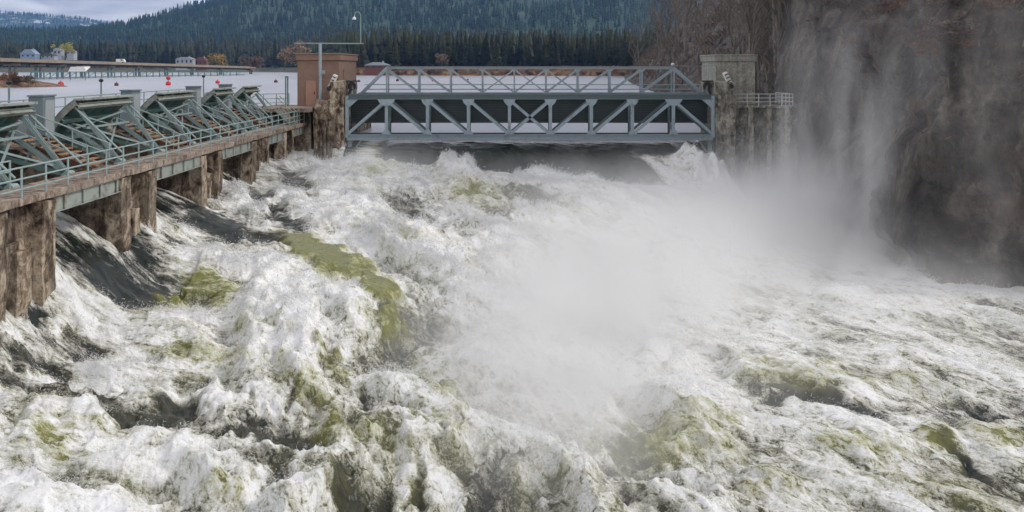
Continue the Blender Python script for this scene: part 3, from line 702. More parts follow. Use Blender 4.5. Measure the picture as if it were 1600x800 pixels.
# hoist sheaves and white chain guards
def guard(x, y, z, sgn, label):
    e = empty('chain_guard', (x, y, z), label, 'chain guard')
    d = Vector((sgn*.45, 0, .9)).normalized(); n = Vector((-d.z, 0, d.x))
    c = Vector((x, y, z)) + d*.62
    MB().bar(c-d*.62, c+d*.62, .5, .34, n).build('casing', M['white'], e, bevel=.03)
    for k in range(4):
        p = c + d*(-.42+.28*k); MB().bar(p+Vector((0,-.30,0))-n*.13, p+Vector((0,-.30,0))+n*.13, .09, .07).build('slot', M['black'], e)
    MB().tube([c-d*.62+Vector((0,-.32,0)), c-d*.62+Vector((0,.32,0))], .19, 10).build('roller', M['black'], e)
    MB().tube([Vector((x, y+.1, z-.3)), c], .09).build('bracket', M['cabinet'], e)
guard(-14.8, 77.9, -1.75, .9, 'white slotted chain guard leaning on the left abutment')
guard(17.75, 77.9, -1.55, -.9, 'white slotted chain guard leaning on the right abutment')
def sheave(x, y, z, s, label):
    e = empty('hoist_sheave', (x, y, z), label, 'sheave')
    MB().tube([(x, y-.12, z+.75), (x, y+.12, z+.75)], .36, 14).build('wheel', M['black'], e)
    for q in (-.18, .18):
        MB().bar((x-.3*s, y+q, z), (x, y+q, z+.8), .08, .14).build('bracket', M['black'], e)
        MB().bar((x+.35*s, y+q, z-.1), (x, y+q, z+.8), .08, .14).build('bracket', M['truss_dark'], e)
    MB().box(x-.42, x+.42, y-.3, y+.3, z+1.1, z+1.22).build('cover', M['black'], e)
sheave(-13.1, 78.6, -2.3, 1, 'black cable sheave on brackets above the left end of the truss')
sheave(16.0, 78.6, -2.3, -1, 'black cable sheave on brackets above the right end of the truss')

# mast with crossarm and gooseneck lamp in front of the brown tower
ms = empty('lamp_mast', (-16.1, 80.6, UZ), 'grey mast with long crossarm and gooseneck lamp before the brown tower', 'lamp mast')
zc = (HY-68)*80.6/F
MB().tube([(-16.1, 80.6, UZ), (-16.1, 80.6, zc)], .13, 8).build('pole', M['truss'], ms)
MB().bar((-18.3, 80.6, zc+.03), (-12.45, 80.6, zc-.0), .10, .10).build('crossarm', M['rail'], ms)
zt = (HY-26)*80.6/F; cx_ = -12.7
pts = [(cx_, 80.6, zc), (cx_, 80.6, zt)] + [(cx_-.27+.27*math.cos(R(q)), 80.6, zt+.4*math.sin(R(q))) for q in range(20, 181, 20)]
MB().tube(pts, .045, 6).build('gooseneck', M['rail'], ms)
MB().tube([(cx_-.54, 80.6, zt), (cx_-.54, 80.6, zt-.10), (cx_-.54, 80.6, zt-.24)], [.05, .14, .17], 8).build('lamp_shade', M['white'], ms)
MB().box(-16.0, -15.7, 80.5, 80.7, -.55, -.25).build('junction_box', M['cabinet_light'], ms)
an = empty('antenna', (20.9, 84.6, 1.12), 'thin whip antenna on the roof of the grey tower', 'antenna')
MB().tube([(20.9, 84.6, 1.12), (20.9, 84.6, 3.0)], [.04, .025]).build('whip', M['cabinet_light'], an)
MB().box(20.75, 21.05, 84.45, 84.75, 1.12, 1.22).build('base', M['cabinet'], an)

# ------------------------------------------------------------------ long gate truss
gt = empty('gate_truss', (1.5, 78, -5.9), 'blue grey riveted steel truss of the long gate spanning the spillway opening', 'truss')
zt_, zb_ = -2.42, -5.62
nodes = [(540 + 64*k - CX)*78/F for k in range(10)]; nodes[0] += .12; nodes[-1] -= .12
def truss_face(Y, mat, th, gus=True, alt=0):
    nd = nodes
    for a, b, z, h in ((nd[0], nd[-1], zt_, .40), (nd[0], nd[-1], zb_-.02, .34)):
        MB().hbeam((a, Y, z), (b, Y, z), .34, h, t=.05).build('top_chord' if z > -4 else 'bottom_chord', mat if z < -4 else M['truss_dark'], gt)
    if gus: MB().box(nd[0], nd[-1], Y-.26, Y+.26, zb_-.30, zb_-.22).build('bottom_flange', mat, gt)
    for k in range(1, 9):
        MB().hbeam((nd[k], Y+.01, zb_+.16), (nd[k], Y+.01, zt_-.21), th*.9, th, up=(0,1,0), t=.04).build('vertical', mat, gt)
    def diag(i, j, up_at_i):
        a = Vector((nd[i], Y-.02, zt_-.25 if up_at_i else zb_+.15)); b = Vector((nd[j], Y-.02, zb_+.15 if up_at_i else zt_-.25))
        MB().hbeam(a, b, th*.8, th, up=(0,1,0), t=.04).build('diagonal', mat, gt)
    diag(0, 1, False)
    for k in range(1, 5): diag(k, k+1, True)
    for k in range(4, 8): diag(k, k+1, False)
    diag(8, 9, True)
    if gus:
        for k in range(1, 9):
            w = .50 if k not in (1, 8) else .72
            MB().prism([(nd[k]-w, zt_-.18), (nd[k]+w, zt_-.18), (nd[k]+w*.75, zt_-.48), (nd[k]+w*.25, zt_-.72), (nd[k]-w*.25, zt_-.72), (nd[k]-w*.75, zt_-.48)], 'y', Y-.21, Y-.17).build('gusset', mat, gt)
            MB().prism([(nd[k]-.40, zb_+.16), (nd[k]+.40, zb_+.16), (nd[k]+.2, zb_+.5), (nd[k]-.2, zb_+.5)], 'y', Y-.21, Y-.17).build('gusset', mat, gt)
        for x, s in ((nd[0], 1), (nd[-1], -1)):
            MB().prism([(x, zt_-.2), (x+s*.9, zt_-.2), (x, zt_-1.0)], 'y', Y-.1, Y+.1).build('knee_plate', mat, gt)
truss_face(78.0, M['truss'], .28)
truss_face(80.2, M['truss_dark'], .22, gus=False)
for k in range(10):
    MB().bar((nodes[k], 78.2, zb_), (nodes[k], 80.1, zb_), .16, .2).build('floor_beam', M['truss_dark'], gt)
    if k in (0, 9): MB().hbeam((nodes[k], 78.0, zb_-.1), (nodes[k], 78.0, zt_+.1), .25, .3, up=(0,1,0)).build('end_post', M['truss'], gt)
    if k < 9: MB().bar((nodes[k], 78.2, zb_+.03), (nodes[k+1], 80.1, zb_+.03), .1, .1).build('lateral_brace', M['truss_dark'], gt)
for k in range(1, 9):      # raking struts from the bottom chord back to the skin plate
    MB().bar((nodes[k], 78.3, zb_+.2), (nodes[k], 80.4, -4.2), .12, .16).build('rake_strut', M['truss_dark'], gt)
zz = np.linspace(-4.52, -2.32, 12)
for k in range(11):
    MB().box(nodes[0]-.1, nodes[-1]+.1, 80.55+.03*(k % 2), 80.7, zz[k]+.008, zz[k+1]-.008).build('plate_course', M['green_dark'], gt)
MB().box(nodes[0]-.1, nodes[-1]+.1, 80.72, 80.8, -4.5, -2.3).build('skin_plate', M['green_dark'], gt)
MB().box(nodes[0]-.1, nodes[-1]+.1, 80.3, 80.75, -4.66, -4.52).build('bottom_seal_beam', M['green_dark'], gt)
for x, s in ((nodes[0]+.2, 1), (nodes[-1]-.2, -1)):
    MB().hbeam((x, 78.3, -7.6), (x, 78.3, zb_-.32), .3, .3, up=(0,1,0)).build('bearing_leg', M['truss'], gt)
    MB().bar((x+s*.05, 78.3, -7.2), (x+s*.9, 78.3, zb_-.32), .1, .12).build('bearing_strut', M['truss'], gt)

# footbridge behind the gate
fb = empty('truss_footbridge', (1.5, 82.6, -2.3), 'light grey steel truss footbridge with railing above the long gate', 'footbridge')
zf0, zf1 = -2.28, 0.06
nf = [(604 + 49.9*k - CX)*82/F for k in range(10)]; xe0, xe1 = (563-CX)*82/F, (1099-CX)*82/F
MB().box(xe0-.3, xe1+.3, 81.8, 83.5, zf0-.22, zf0-.1).build('deck', M['truss_dark'], fb)
for Y in (82.0, 83.3):
    MB().hbeam((nf[0], Y, zf1-.11), (nf[-1], Y, zf1-.11), .2, .24, t=.04).build('top_chord', M['cabinet_light'], fb)
    MB().hbeam((xe0-.2, Y, zf0), (xe1+.2, Y, zf0), .2, .2, t=.03).build('bottom_chord', M['truss'], fb)
    MB().hbeam((xe0, Y, zf0), (nf[0], Y, zf1-.1), .17, .2, up=(0,1,0), t=.03).build('end_post', M['truss'], fb)
    MB().hbeam((xe1, Y, zf0), (nf[-1], Y, zf1-.1), .17, .2, up=(0,1,0), t=.03).build('end_post', M['truss'], fb)
    for k in range(10):
        MB().hbeam((nf[k], Y+.005, zf0+.1), (nf[k], Y+.005, zf1-.23), .12, .14, up=(0,1,0), t=.025).build('vertical', M['truss'], fb)
        MB().prism([(nf[k]-.32, zf1-.235), (nf[k]+.32, zf1-.235), (nf[k]+.1, zf1-.42), (nf[k]-.1, zf1-.42)], 'y', Y-.07, Y-.04).build('gusset', M['truss'], fb)
    for k in range(9):
        tl, tr_ = (nf[k], Y-.01, zf1-.25), (nf[k+1], Y-.01, zf1-.25); bl, br = (nf[k], Y-.01, zf0+.1), (nf[k+1], Y-.01, zf0+.1)
        if k <= 5: MB().bar(tl, br, .09, .11).build('diagonal', M['truss'], fb)
        if k >= 3: MB().bar(tr_, (bl[0], Y+.03, bl[2]), .09, .11).build('diagonal', M['truss'], fb)
    for z in (zf0+.38, zf0+.78): MB().tube([(xe0+.3, Y+.12, z), (xe1-.3, Y+.12, z)], .03).build('rail', M['rail'], fb)
lp = empty('bridge_lamp', (nf[-1]-.1, 82, .06), 'small white lamp on the right top corner of the footbridge', 'lamp')
MB().tube([(nf[-1]-.1, 82, .06), (nf[-1]-.1, 82, .16)], .05).build('stem', M['cabinet'], lp)
MB().tube([(nf[-1]-.1, 82, .14), (nf[-1]-.1, 82, .26), (nf[-1]-.1, 82, .36)], [.12, .19, .08], 8).build('lamp_head', M['white'], lp)
cb = MB().tube([(nf[-1]-.05, 82, .12), ((nf[-1]+17.8)/2, 83, .08), (17.85, 84, .14)], .022, 5).build('cable', M['cabinet_light'])
tag(cb, 'thin cable from the bridge lamp to the grey tower', 'cable')

# ------------------------------------------------------------------ land
def shore_y(X):            # distance of the far shore for a bearing px
    return X
def land():
    npx, ny = 260, 150
    pxs = np.linspace(-700, 1500, npx); Ys = np.geomspace(560, 9800, ny)
    PX = np.repeat(pxs[None, :], ny, 0); Y = np.repeat(Ys[:, None], npx, 1); X = (PX-CX)*Y/F
    sh = np.interp(PX, [-700, 0, 420, 470, 540, 900, 1100, 1500], [1050, 1080, 1130, 1050, 680, 640, 600, 590])
    bank = sstep(0, 26, Y-sh)*5.2 + sstep(60, 900, Y-sh)*16
    sky1 = np.interp(PX, [-700, 60, 150, 200, 250, 300, 340, 420, 600, 760, 900, 1500], [36, 62, 58, 52, 38, 24, 13, -4, -26, -24, -30, -36])
    hill = (105 - sky1)/F*3200
    h1 = sstep(1500, 3200, Y)*(hill) * (1 - 0.5*sstep(3300, 5000, Y))
    sky2 = np.interp(PX, [-700, -100, 0, 60, 120, 180, 240, 1500], [30, 25, 26, 31, 38, 46, 54, 66])
    h2 = sstep(5200, 8800, Y)*np.maximum((105-sky2)/F*8800, 0)
    z = LAKE + np.where(Y < sh, -2.0, bank) + np.maximum(h1*(Y < 5200) + h1*(Y >= 5200)*(1-sstep(5200, 6500, Y)), h2)
    z += (8*fbm2(X/400, Y/400, 5, 2) * sstep(1300, 2600, Y)*2.2 + 40*fbm2(X/1400, Y/1400, 4, 9)*sstep(6000, 8000, Y))
    m, t = material('wooded_ground')
    g = t.new('ShaderNodeNewGeometry'); sp = t.new('ShaderNodeSeparateXYZ'); t.l.new(g.outputs['Position'], sp.inputs[0])
    n = t.noise(t.wpos(), 0.012, 8, 0.65); n2 = t.noise(t.wpos((1,1,2)), 0.0042, 9, 0.72); n3 = t.noise(t.wpos(), .25, 5, .6)
    c = t.ramp(n, [(0.35, (0.02, 0.05, 0.045)), (0.6, (0.04, 0.075, 0.055)), (0.72, (0.12, 0.12, 0.10))])
    snowf = t.math('MULTIPLY', t.ramp(n2, [(0.55, 0.0), (0.60, 1.0)]), t.ramp(t.math('MULTIPLY', sp.outputs[1], 1/8000), [(0.80, 0.0), (0.85, 1.0)]))
    c = t.mix(snowf, c, (0.75, 0.78, 0.82))
    near = t.ramp(t.math('MULTIPLY', sp.outputs[1], 1/2000), [(0.40, 1.0), (0.62, 0.0)])
    c = t.mix(near, c, t.ramp(n3, [(0.3, (0.16, 0.06, 0.03)), (0.55, (0.22, 0.13, 0.06)), (0.75, (0.10, 0.08, 0.04))]))
    t.out(t.bsdf(c, 0.9).outputs[0])
    o = np_mesh('wooded_hills', np.stack([X, Y, z], -1).reshape(-1, 3), grid_quads(ny, npx), m, True); tag(o, kind='structure')
    return pxs, Ys, z, sh[0]
LPX, LY, LZ, LSH = land()
def land_z(px, Y):
    i = np.clip(np.searchsorted(LPX, px)-1, 0, len(LPX)-2); j = np.clip(np.searchsorted(LY, Y)-1, 0, len(LY)-2)
    fx = (px-LPX[i])/(LPX[i+1]-LPX[i]); fy = (Y-LY[j])/(LY[j+1]-LY[j])
    return (LZ[j,i]*(1-fx)+LZ[j,i+1]*fx)*(1-fy) + (LZ[j+1,i]*(1-fx)+LZ[j+1,i+1]*fx)*fy

# conifers
def crown_mesh(seed, h=24.0, r=4.0, lower=.18, n=420, name='crown', mat=None):
    rr = random.Random(seed); v, f = [], []
    for k in range(n):
        t = rr.random()**1.15; z = h*(lower + (1-lower)*t); rad = r*(1-t)**.8*(.55+.6*rr.random()) + .15
        a = rr.random()*6.283; ln = rad; w = .55 + .7*(1-t)
        c, s = math.cos(a), math.sin(a); dz = -.28*ln + rr.uniform(-.4, .3)
        p0 = (c*.1, s*.1, z+.3); tip = (c*ln, s*ln, z+dz); b = len(v)
        m1 = (c*ln*.62 - s*w, s*ln*.62 + c*w, z+dz*.7-.35); m2 = (c*ln*.62 + s*w, s*ln*.62 - c*w, z+dz*.7-.35)
        v += [p0, m1, tip, m2]; f += [(b, b+1, b+2), (b, b+2, b+3)]
    v += [(0.3,0,h*.8),(-.2,.25,h*.8),(-.2,-.25,h*.8),(0,0,h*1.04)]; b = len(v)-4
    f += [(b,b+1,b+3),(b+1,b+2,b+3),(b+2,b,b+3)]
    me = bpy.data.meshes.new(name); me.from_pydata(v, [], f); me.materials.append(mat or M['needles']); return me
crowns = [crown_mesh(s, 24, 3.2+.35*(s % 4), .14+.05*(s % 3), 380) for s in range(6)]
tk = MB().tube([(0,0,-1), (0,0,10), (0,0,22)], [.42, .3, .06], 6).mesh('trunk', M['bark'])
def conifer(x, y, z, s, k, label, group):
    e = empty('conifer_tree', (x, y, z), label, 'tree', group)
    e.scale = (s*random.uniform(.9, 1.15), s*random.uniform(.9, 1.15), s); e.rotation_euler = (0, 0, random.uniform(0, 6.28))
    for nm, me in (('trunk', tk), ('crown', crowns[k % 6])):
        o = bpy.data.objects.new(nm, me); col.objects.link(o); o.parent = e
nR = 0
for k in range(135):
    px = 545 + (1010-545)*(k + random.random())/135; Y = float(np.interp(px, LPX, LSH)) + random.choice((16, 26, 45, 70)) + random.uniform(0, 14)
    s = random.uniform(.78, 1.18)*(1.0 if px > 600 else .8)
    conifer((px-CX)*Y/F, Y, float(land_z(px, Y))-.3, s, k, 'dark conifer in the dense row on the shore behind the truss bridge', 'conifers on the shore behind the bridge')
for k in range(150):
    px = -25 + 480*(k + random.random())/150; Y = float(np.interp(px, LPX, LSH)) + random.choice((25, 60, 110, 170)) + random.uniform(0, 30)
    s = random.uniform(.95, 1.5)
    if Y < np.interp(px, LPX, LSH)+60 and px < 130: Y += 70
    conifer((px-CX)*Y/F, Y, float(land_z(px, Y))-.3, s, k, 'green brown conifer in the forest edge across the lake on the left', 'conifers of the left lake shore')

def forest(name, label, pxr, yr, n, hr, mat, seed):
    r2 = np.random.default_rng(seed)
    px = r2.uniform(*pxr, n); Y = np.exp(r2.uniform(math.log(yr[0]), math.log(yr[1]), n))
    sh = np.interp(px, LPX, LSH); ok = Y > sh + 45; px, Y = px[ok], Y[ok]; n = len(px)
    X = (px-CX)*Y/F; cl = fbm2(X/300, Y/300, 3, seed); ok = r2.random(n) < np.clip(.9 + 1.2*cl, .15, 1); X, Y, px = X[ok], Y[ok], px[ok]; n = len(X)
    i = np.clip(np.searchsorted(LPX, px)-1, 0, len(LPX)-2); j = np.clip(np.searchsorted(LY, Y)-1, 0, len(LY)-2)
    fx = (px-LPX[i])/(LPX[i+1]-LPX[i]); fy = (Y-LY[j])/(LY[j+1]-LY[j])
    Z = (LZ[j,i]*(1-fx)+LZ[j,i+1]*fx)*(1-fy) + (LZ[j+1,i]*(1-fx)+LZ[j+1,i+1]*fx)*fy
    H = r2.uniform(hr[0], hr[1], n); V = []; Fq = []
    K = 5; tiers = [(0.08, .17, .45), (.32, .13, .72), (.58, .09, 1.0)]
    base = 0; vs = []; fs = []
    for (z0, rad, z1) in tiers:
        ang = r2.uniform(0, 6.28, n)[:, None] + np.arange(K)[None]*2*math.pi/K
        rr = H[:, None]*rad*r2.uniform(.7, 1.3, (n, K))
        ring = np.stack([X[:, None]+np.cos(ang)*rr, Y[:, None]+np.sin(ang)*rr, (Z+H*z0)[:, None]+H[:, None]*r2.uniform(-.05, .05, (n, K))], -1)
        tip = np.stack([X, Y, Z+H*z1], -1)[:, None]
        vs.append(np.concatenate([ring, tip], 1))
    V = np.concatenate(vs, 1); per = V.shape[1]; o_ = np.arange(n)[:, None, None]*per
    tri = np.array([(q*(K+1)+k, q*(K+1)+(k+1) % K, q*(K+1)+K) for q in range(3) for k in range(K)])
    o = np_mesh(name, V.reshape(-1, 3), (o_ + tri[None]).reshape(-1, 3), mat, False); tag(o, label, 'forest', kind='stuff')
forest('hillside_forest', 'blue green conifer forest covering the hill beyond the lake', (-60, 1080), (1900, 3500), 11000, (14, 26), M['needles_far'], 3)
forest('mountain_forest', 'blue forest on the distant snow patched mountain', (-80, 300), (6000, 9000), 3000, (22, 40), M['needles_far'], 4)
forest('shore_forest', 'dark green forest filling the low land behind the lake shore', (-80, 1080), (720, 1950), 7000, (20, 33), M['needles'], 5)

# deciduous accents on the far shore
def leafy_mesh(seed, h, r, mat, n=500, z0=.25):
    rr = random.Random(seed); v, f = [], []
    cl = [(rr.gauss(0, r*.45), rr.gauss(0, r*.45), h*rr.uniform(z0, .95), r*rr.uniform(.22, .45)) for _ in range(12)]
    for k in range(n):
        cx, cy, cz, cr_ = rr.choice(cl); p = Vector((rr.gauss(0,1), rr.gauss(0,1), rr.gauss(0,.8))).normalized()*cr_*rr.uniform(.6, 1.1) + Vector((cx, cy, cz))
        a = Vector((rr.gauss(0,1), rr.gauss(0,1), rr.gauss(0,1))).normalized()*r*.08; b = a.orthogonal().normalized()*r*.07; q = len(v)
        v += [tuple(p-a), tuple(p+b), tuple(p+a), tuple(p-b)]; f.append((q, q+1, q+2, q+3))
    me = bpy.data.meshes.new('crown'); me.from_pydata(v, [], f); me.materials.append(mat); return me
def leafy(px, py_base, Y, h, r, mat, seed, label, group=None, cat='tree', name='leafy_tree'):
    p = at(px, py_base, Y); e = empty(name, p, label, cat, group)
    o = bpy.data.objects.new('crown', leafy_mesh(seed, h, r, M[mat])); col.objects.link(o); o.parent = e
    mb = MB(); mb.tube([(0,0,-2), (0,0,h*.35), (h*.04,0,h*.7)], [h*.03, h*.022, h*.008], 6)
    for a in (0, 2.1, 4.2): mb.tube([(0,0,h*.3), (math.cos(a)*r*.5, math.sin(a)*r*.5, h*.65)], [h*.015, h*.005], 5)
    o = bpy.data.objects.new('trunk', mb.mesh('trunk', M['bark'])); col.objects.link(o); o.parent = e
leafy(337, 104, 1000, 12, 11, 'leaf_yellow', 1, 'golden yellow autumn tree by the red brown house on the far shore')
leafy(104, 88, 960, 14, 8, 'leaf_lime', 2, 'bright yellow green tree between two houses on the left shore')
leafy(468, 104, 620, 15, 10, 'leaf_tan', 3, 'tan bare crowned tree rising behind the brown tower')
leafy(445, 106, 640, 12, 7, 'leaf_tan', 4, 'smaller tan bare tree left of the brown tower')
leafy(395, 108, 900, 10, 12, 'twig_red', 5, 'brown leafless bush clump at the end of the far road bridge')
leafy(690, 106, 668, 10, 5, 'leaf_tan', 6, 'tan leafless tree standing out among the dark shore conifers')
for k in range(46):
    px = 560 + 9.3*k + random.uniform(-4, 4); Y = float(np.interp(px, LPX, LSH)) + random.uniform(1, 9)
    leafy(px, HY - float(land_z(px, Y))*F/Y + .5, Y, random.uniform(2, 4.2), random.uniform(2, 3.4), random.choice(('twig_red', 'twig_red', 'leaf_tan')), 20+k, 'red brown waterside bush on the far bank behind the footbridge', 'bushes along the far bank', 'bush', 'waterside_bush')

# houses
def house(px, py, Y, w, d, h, rh, wall, roof, label):
    p = at(px, py, Y); e = empty('house', p, label, 'house'); x, y, z = p
    MB().box(x-w/2, x+w/2, y-d/2, y+d/2, z-6, z+h).build('wall', M[wall], e)
    rf = MB().prism([(x-w/2-.6, z+h+.01), (x+w/2+.6, z+h+.01), (x+w*.18, z+h+rh), (x-w*.18, z+h+rh)], 'y', y-d/2-.6, y+d/2+.6).build('roof', M[roof], e)
    MB().box(x+w*.2, x+w*.2+1, y-1, y, z+h+rh*.3, z+h+rh+1).build('chimney', M['wall_grey'], e)
    n = max(2, int(w/4))
    for k in range(n):
        cx = x - w/2 + w*(k+.5)/n
        MB().box(cx-.9, cx+.9, y-d/2-.1, y-d/2-.02, z+h*.35, z+h*.8).build('window', M['glass'], e)
house(47, 90, 960, 15, 9, 3.2, 5.0, 'roof_blue', 'roof_blue', 'blue grey gabled house among the trees on the left shore')
house(77, 91, 970, 13, 8, 2.4, 3.0, 'wall_grey', 'roof_dark', 'low grey house right of the blue gabled one')
house(92, 86, 1010, 8, 8, 5, 2.5, 'wall_grey', 'wall_grey', 'pale narrow house beside the yellow green tree')
house(112, 85, 1010, 8, 8, 2.5, 1.8, 'wall_grey', 'bridge_deck', 'small tan roofed house right of the yellow green tree')
house(290, 101, 1050, 19, 8, 6, 2.2, 'wall_grey', 'wall_grey', 'long pale two storey house near the far bridge end')
house(315, 102, 1060, 13, 8, 5, 4, 'wall_red', 'wall_red', 'red brown house beside the golden tree')
house(590, 108, 672, 17, 7, 2.6, 2.2, 'wall_red', 'wall_grey', 'low shed with a pale roof on the shore right of the brown tower')

# far road bridge
br = empty('road_bridge', at(190, 100, 520), 'long low tan road bridge crossing the lake at far left', 'bridge')
def bp(px): 
    Y = 430 + (px)*0.95
    return Vector(((px-CX)*Y/F, Y, (HY - (94.5 + px*(106-94.5)/390))*Y/F))
pr = [-60, 20, 60, 94, 130, 172, 215, 260, 300, 345, 392]
for a, b in zip(pr[:-1], pr[1:]):
    A, B = bp(a), bp(b)
    MB().bar(A, B, 9, 1.1).build('deck_span', M['bridge_deck'], br)
    MB().bar(A+Vector((0,-4.4,.9)), B+Vector((0,-4.4,.9)), .3, .7).build('parapet', M['bridge_deck'], br)
    MB().bar(A+Vector((0,-3.0,-1.1)), B+Vector((0,-3.0,-1.1)), .5, 1.1).build('girder', M['bark'], br)
for p in pr[1:]:
    A = bp(p); MB().box(A.x-2.0, A.x+2.0, A.y-4.3, A.y+3.5, A.z-2.3, A.z-1.2).build('pier_cap', M['bridge_deck'], br)
    for q in (-2.8, 2.2): MB().tube([(A.x, A.y+q, LAKE-3), (A.x, A.y+q, A.z-2.3)], .65, 8).build('column', M['truss_dark'], br)
# van on it
A = bp(189); vx, vy, vz = A.x, A.y, A.z+.56
va = empty('parked_van', (vx, vy, vz), 'pale boxy van on the far road bridge', 'van')
MB().prism([(vx-2.7, vz+.5), (vx+2.7, vz+.5), (vx+2.7, vz+1.5), (vx+1.9, vz+2.6), (vx-2.7, vz+2.7)], 'y', vy-1.2, vy+1.0).build('body', M['white'], va)
MB().box(vx+.3, vx+1.6, vy-1.24, vy-1.21, vz+1.6, vz+2.3).build('window', M['glass'], va)
for q in (-1.7, 1.7): MB().tube([(vx+q, vy-1.25, vz+.42), (vx+q, vy-.9, vz+.42)], .42, 10).build('wheel', M['black'], va)

# low trestle dock in front of the bridge
dk = empty('trestle_dock', at(180, 118, 480), 'long low dock with teal posts below the far road bridge', 'dock')
def dp(px): Y = 425 + px*.62; return Vector(((px-CX)*Y/F, Y, LAKE))
for a in range(50, 380, 30):
    A, B = dp(a), dp(a+30)
    MB().bar(A+Vector((0,0,.55)), B+Vector((0,0,.55)), 3, .5).build('deck_span', M['truss_dark'], dk)
    MB().bar(A+Vector((0,0,3.4)), B+Vector((0,0,3.4)), .5, .35).build('top_rail', M['teal'], dk)
    for k in range(3):
        p = A.lerp(B, k/3); MB().bar(p+Vector((0,-1,-2)), p+Vector((0,-1,3.5)), .45, .45).build('post', M['teal'], dk)
        q = A.lerp(B, (k+1)/3)
        if k != 1: MB().bar(p+Vector((0,-1,.8)), q+Vector((0,-1,3.2)), .2, .2).build('brace', M['teal'], dk)
p = at(127, 107.5, 428)
bs = empty('boat_shelter', p, 'bright white roofed boat shelter under the far bridge', 'shelter')
MB().prism([(p.x-3.9, p.z-1.0), (p.x-2.9, p.z+.9), (p.x+3.0, p.z+.9), (p.x+3.9, p.z-1.0)], 'y', p.y-4, p.y-3.7).build('roof', M['white'], bs)
mb = MB(); mb.add([(p.x-3.9,p.y-4.2,p.z-1.0),(p.x+3.9,p.y-4.2,p.z-1.0),(p.x+3.2,p.y+2,p.z+1.0),(p.x-3.2,p.y+2,p.z+1.0),(p.x-3.9,p.y-4.2,p.z-1.2),(p.x+3.9,p.y-4.2,p.z-1.2),(p.x+3.2,p.y+2,p.z+.8),(p.x-3.2,p.y+2,p.z+.8)],
    [(0,1,2,3),(7,6,5,4),(0,4,5,1),(1,5,6,2),(2,6,7,3),(3,7,4,0)]); mb.build('roof_sheet', M['white'], bs)
for x in (-3.3, 3.3): MB().tube([(p.x+x, p.y-3.4, LAKE-1), (p.x+x, p.y-3.4, p.z-1.0)], .18).build('post', M['cabinet'], bs)

# rocky point at the left edge of the lake
def point():
    V = []; n1, n2 = 46, 26
    for j in range(n2):
        for i in range(n1):
            x = -215 + 88*i/(n1-1); y = 258 + 50*j/(n2-1)
            r = max(0, 1 - ((x+190)/58)**2 - ((y-286)/24)**2)
            V.append((x, y, LAKE - .6 + 4.2*r**.6 + .9*float(pn2(np.array(x*.5), np.array(y*.5), 3))*min(1, r*3)))
    o = np_mesh('rocky_point', V, grid_quads(n2, n1), m_concrete('brown_rock', (0.30, 0.18, 0.11), (0.18, 0.10, 0.06), (0.05, 0.03, 0.02)), False)
    tag(o, kind='structure')
    for k in range(15):
        px = 2 + k*3.0; Y = random.uniform(272, 296)
        leafy(px, 134-random.uniform(0, 7), Y, random.uniform(1.5, 3.2), random.uniform(1.2, 2.2), random.choice(('leaf_tan', 'twig_red', 'leaf_tan')), 90+k, 'rusty brown shrub on the rocky point at the left edge of the lake', 'shrubs on the rocky point', 'shrub', 'dry_shrub')
point()

# buoys
for (px, py, mt, s) in [(95,131,'red',1.5),(182,131,'maroon',1.1),(263,130,'red',1.4),(263,124,'red',1.2),(340,127.5,'red',1.3),(431,126,'maroon',1.2),(561,125,'maroon',.9),(621,124,'maroon',1.1),(677,124,'red',1.1),(731,122.5,'red',.8)]:
    if py == 124 and px == 263: continue
    Y = -LAKE*F/(py+3-HY); x = (px-CX)*Y/F
    lab = {95: 'red marker buoy, leftmost on the lake', 182: 'dark maroon buoy below the pale van', 263: 'red topped double buoy above the second gate gap', 340: 'red buoy right of the thin post above the fourth gate', 431: 'dark maroon buoy just left of the brown tower', 561: 'small maroon buoy just right of the brown tower', 621: 'maroon buoy behind the left panels of the footbridge', 677: 'red buoy behind the third footbridge panel', 731: 'small red buoy farthest right on the lake'}[px]
    e = empty('marker_buoy', (x, Y, LAKE), lab, 'buoy', 'buoys on the boom line')
    k = s*.62
    MB().tube([(x,Y,LAKE-.3),(x,Y,LAKE+.25*k),(x,Y,LAKE+.9*k),(x,Y,LAKE+1.3*k),(x,Y,LAKE+1.5*k)], [.7*k,.95*k,.95*k,.6*k,.15*k], 12).build('float', M[mt], e, smooth=True)
    MB().tube([(x,Y,LAKE+1.5*k),(x,Y,LAKE+1.9*k)], .08).build('stem', M['black'], e)
    if px == 263: MB().tube([(x,Y,LAKE+1.9*k),(x,Y,LAKE+2.2*k),(x,Y,LAKE+3.0*k),(x,Y,LAKE+3.3*k)], [.3,.7,.7,.3], 12).build('top_float', M['red'], e, smooth=True)

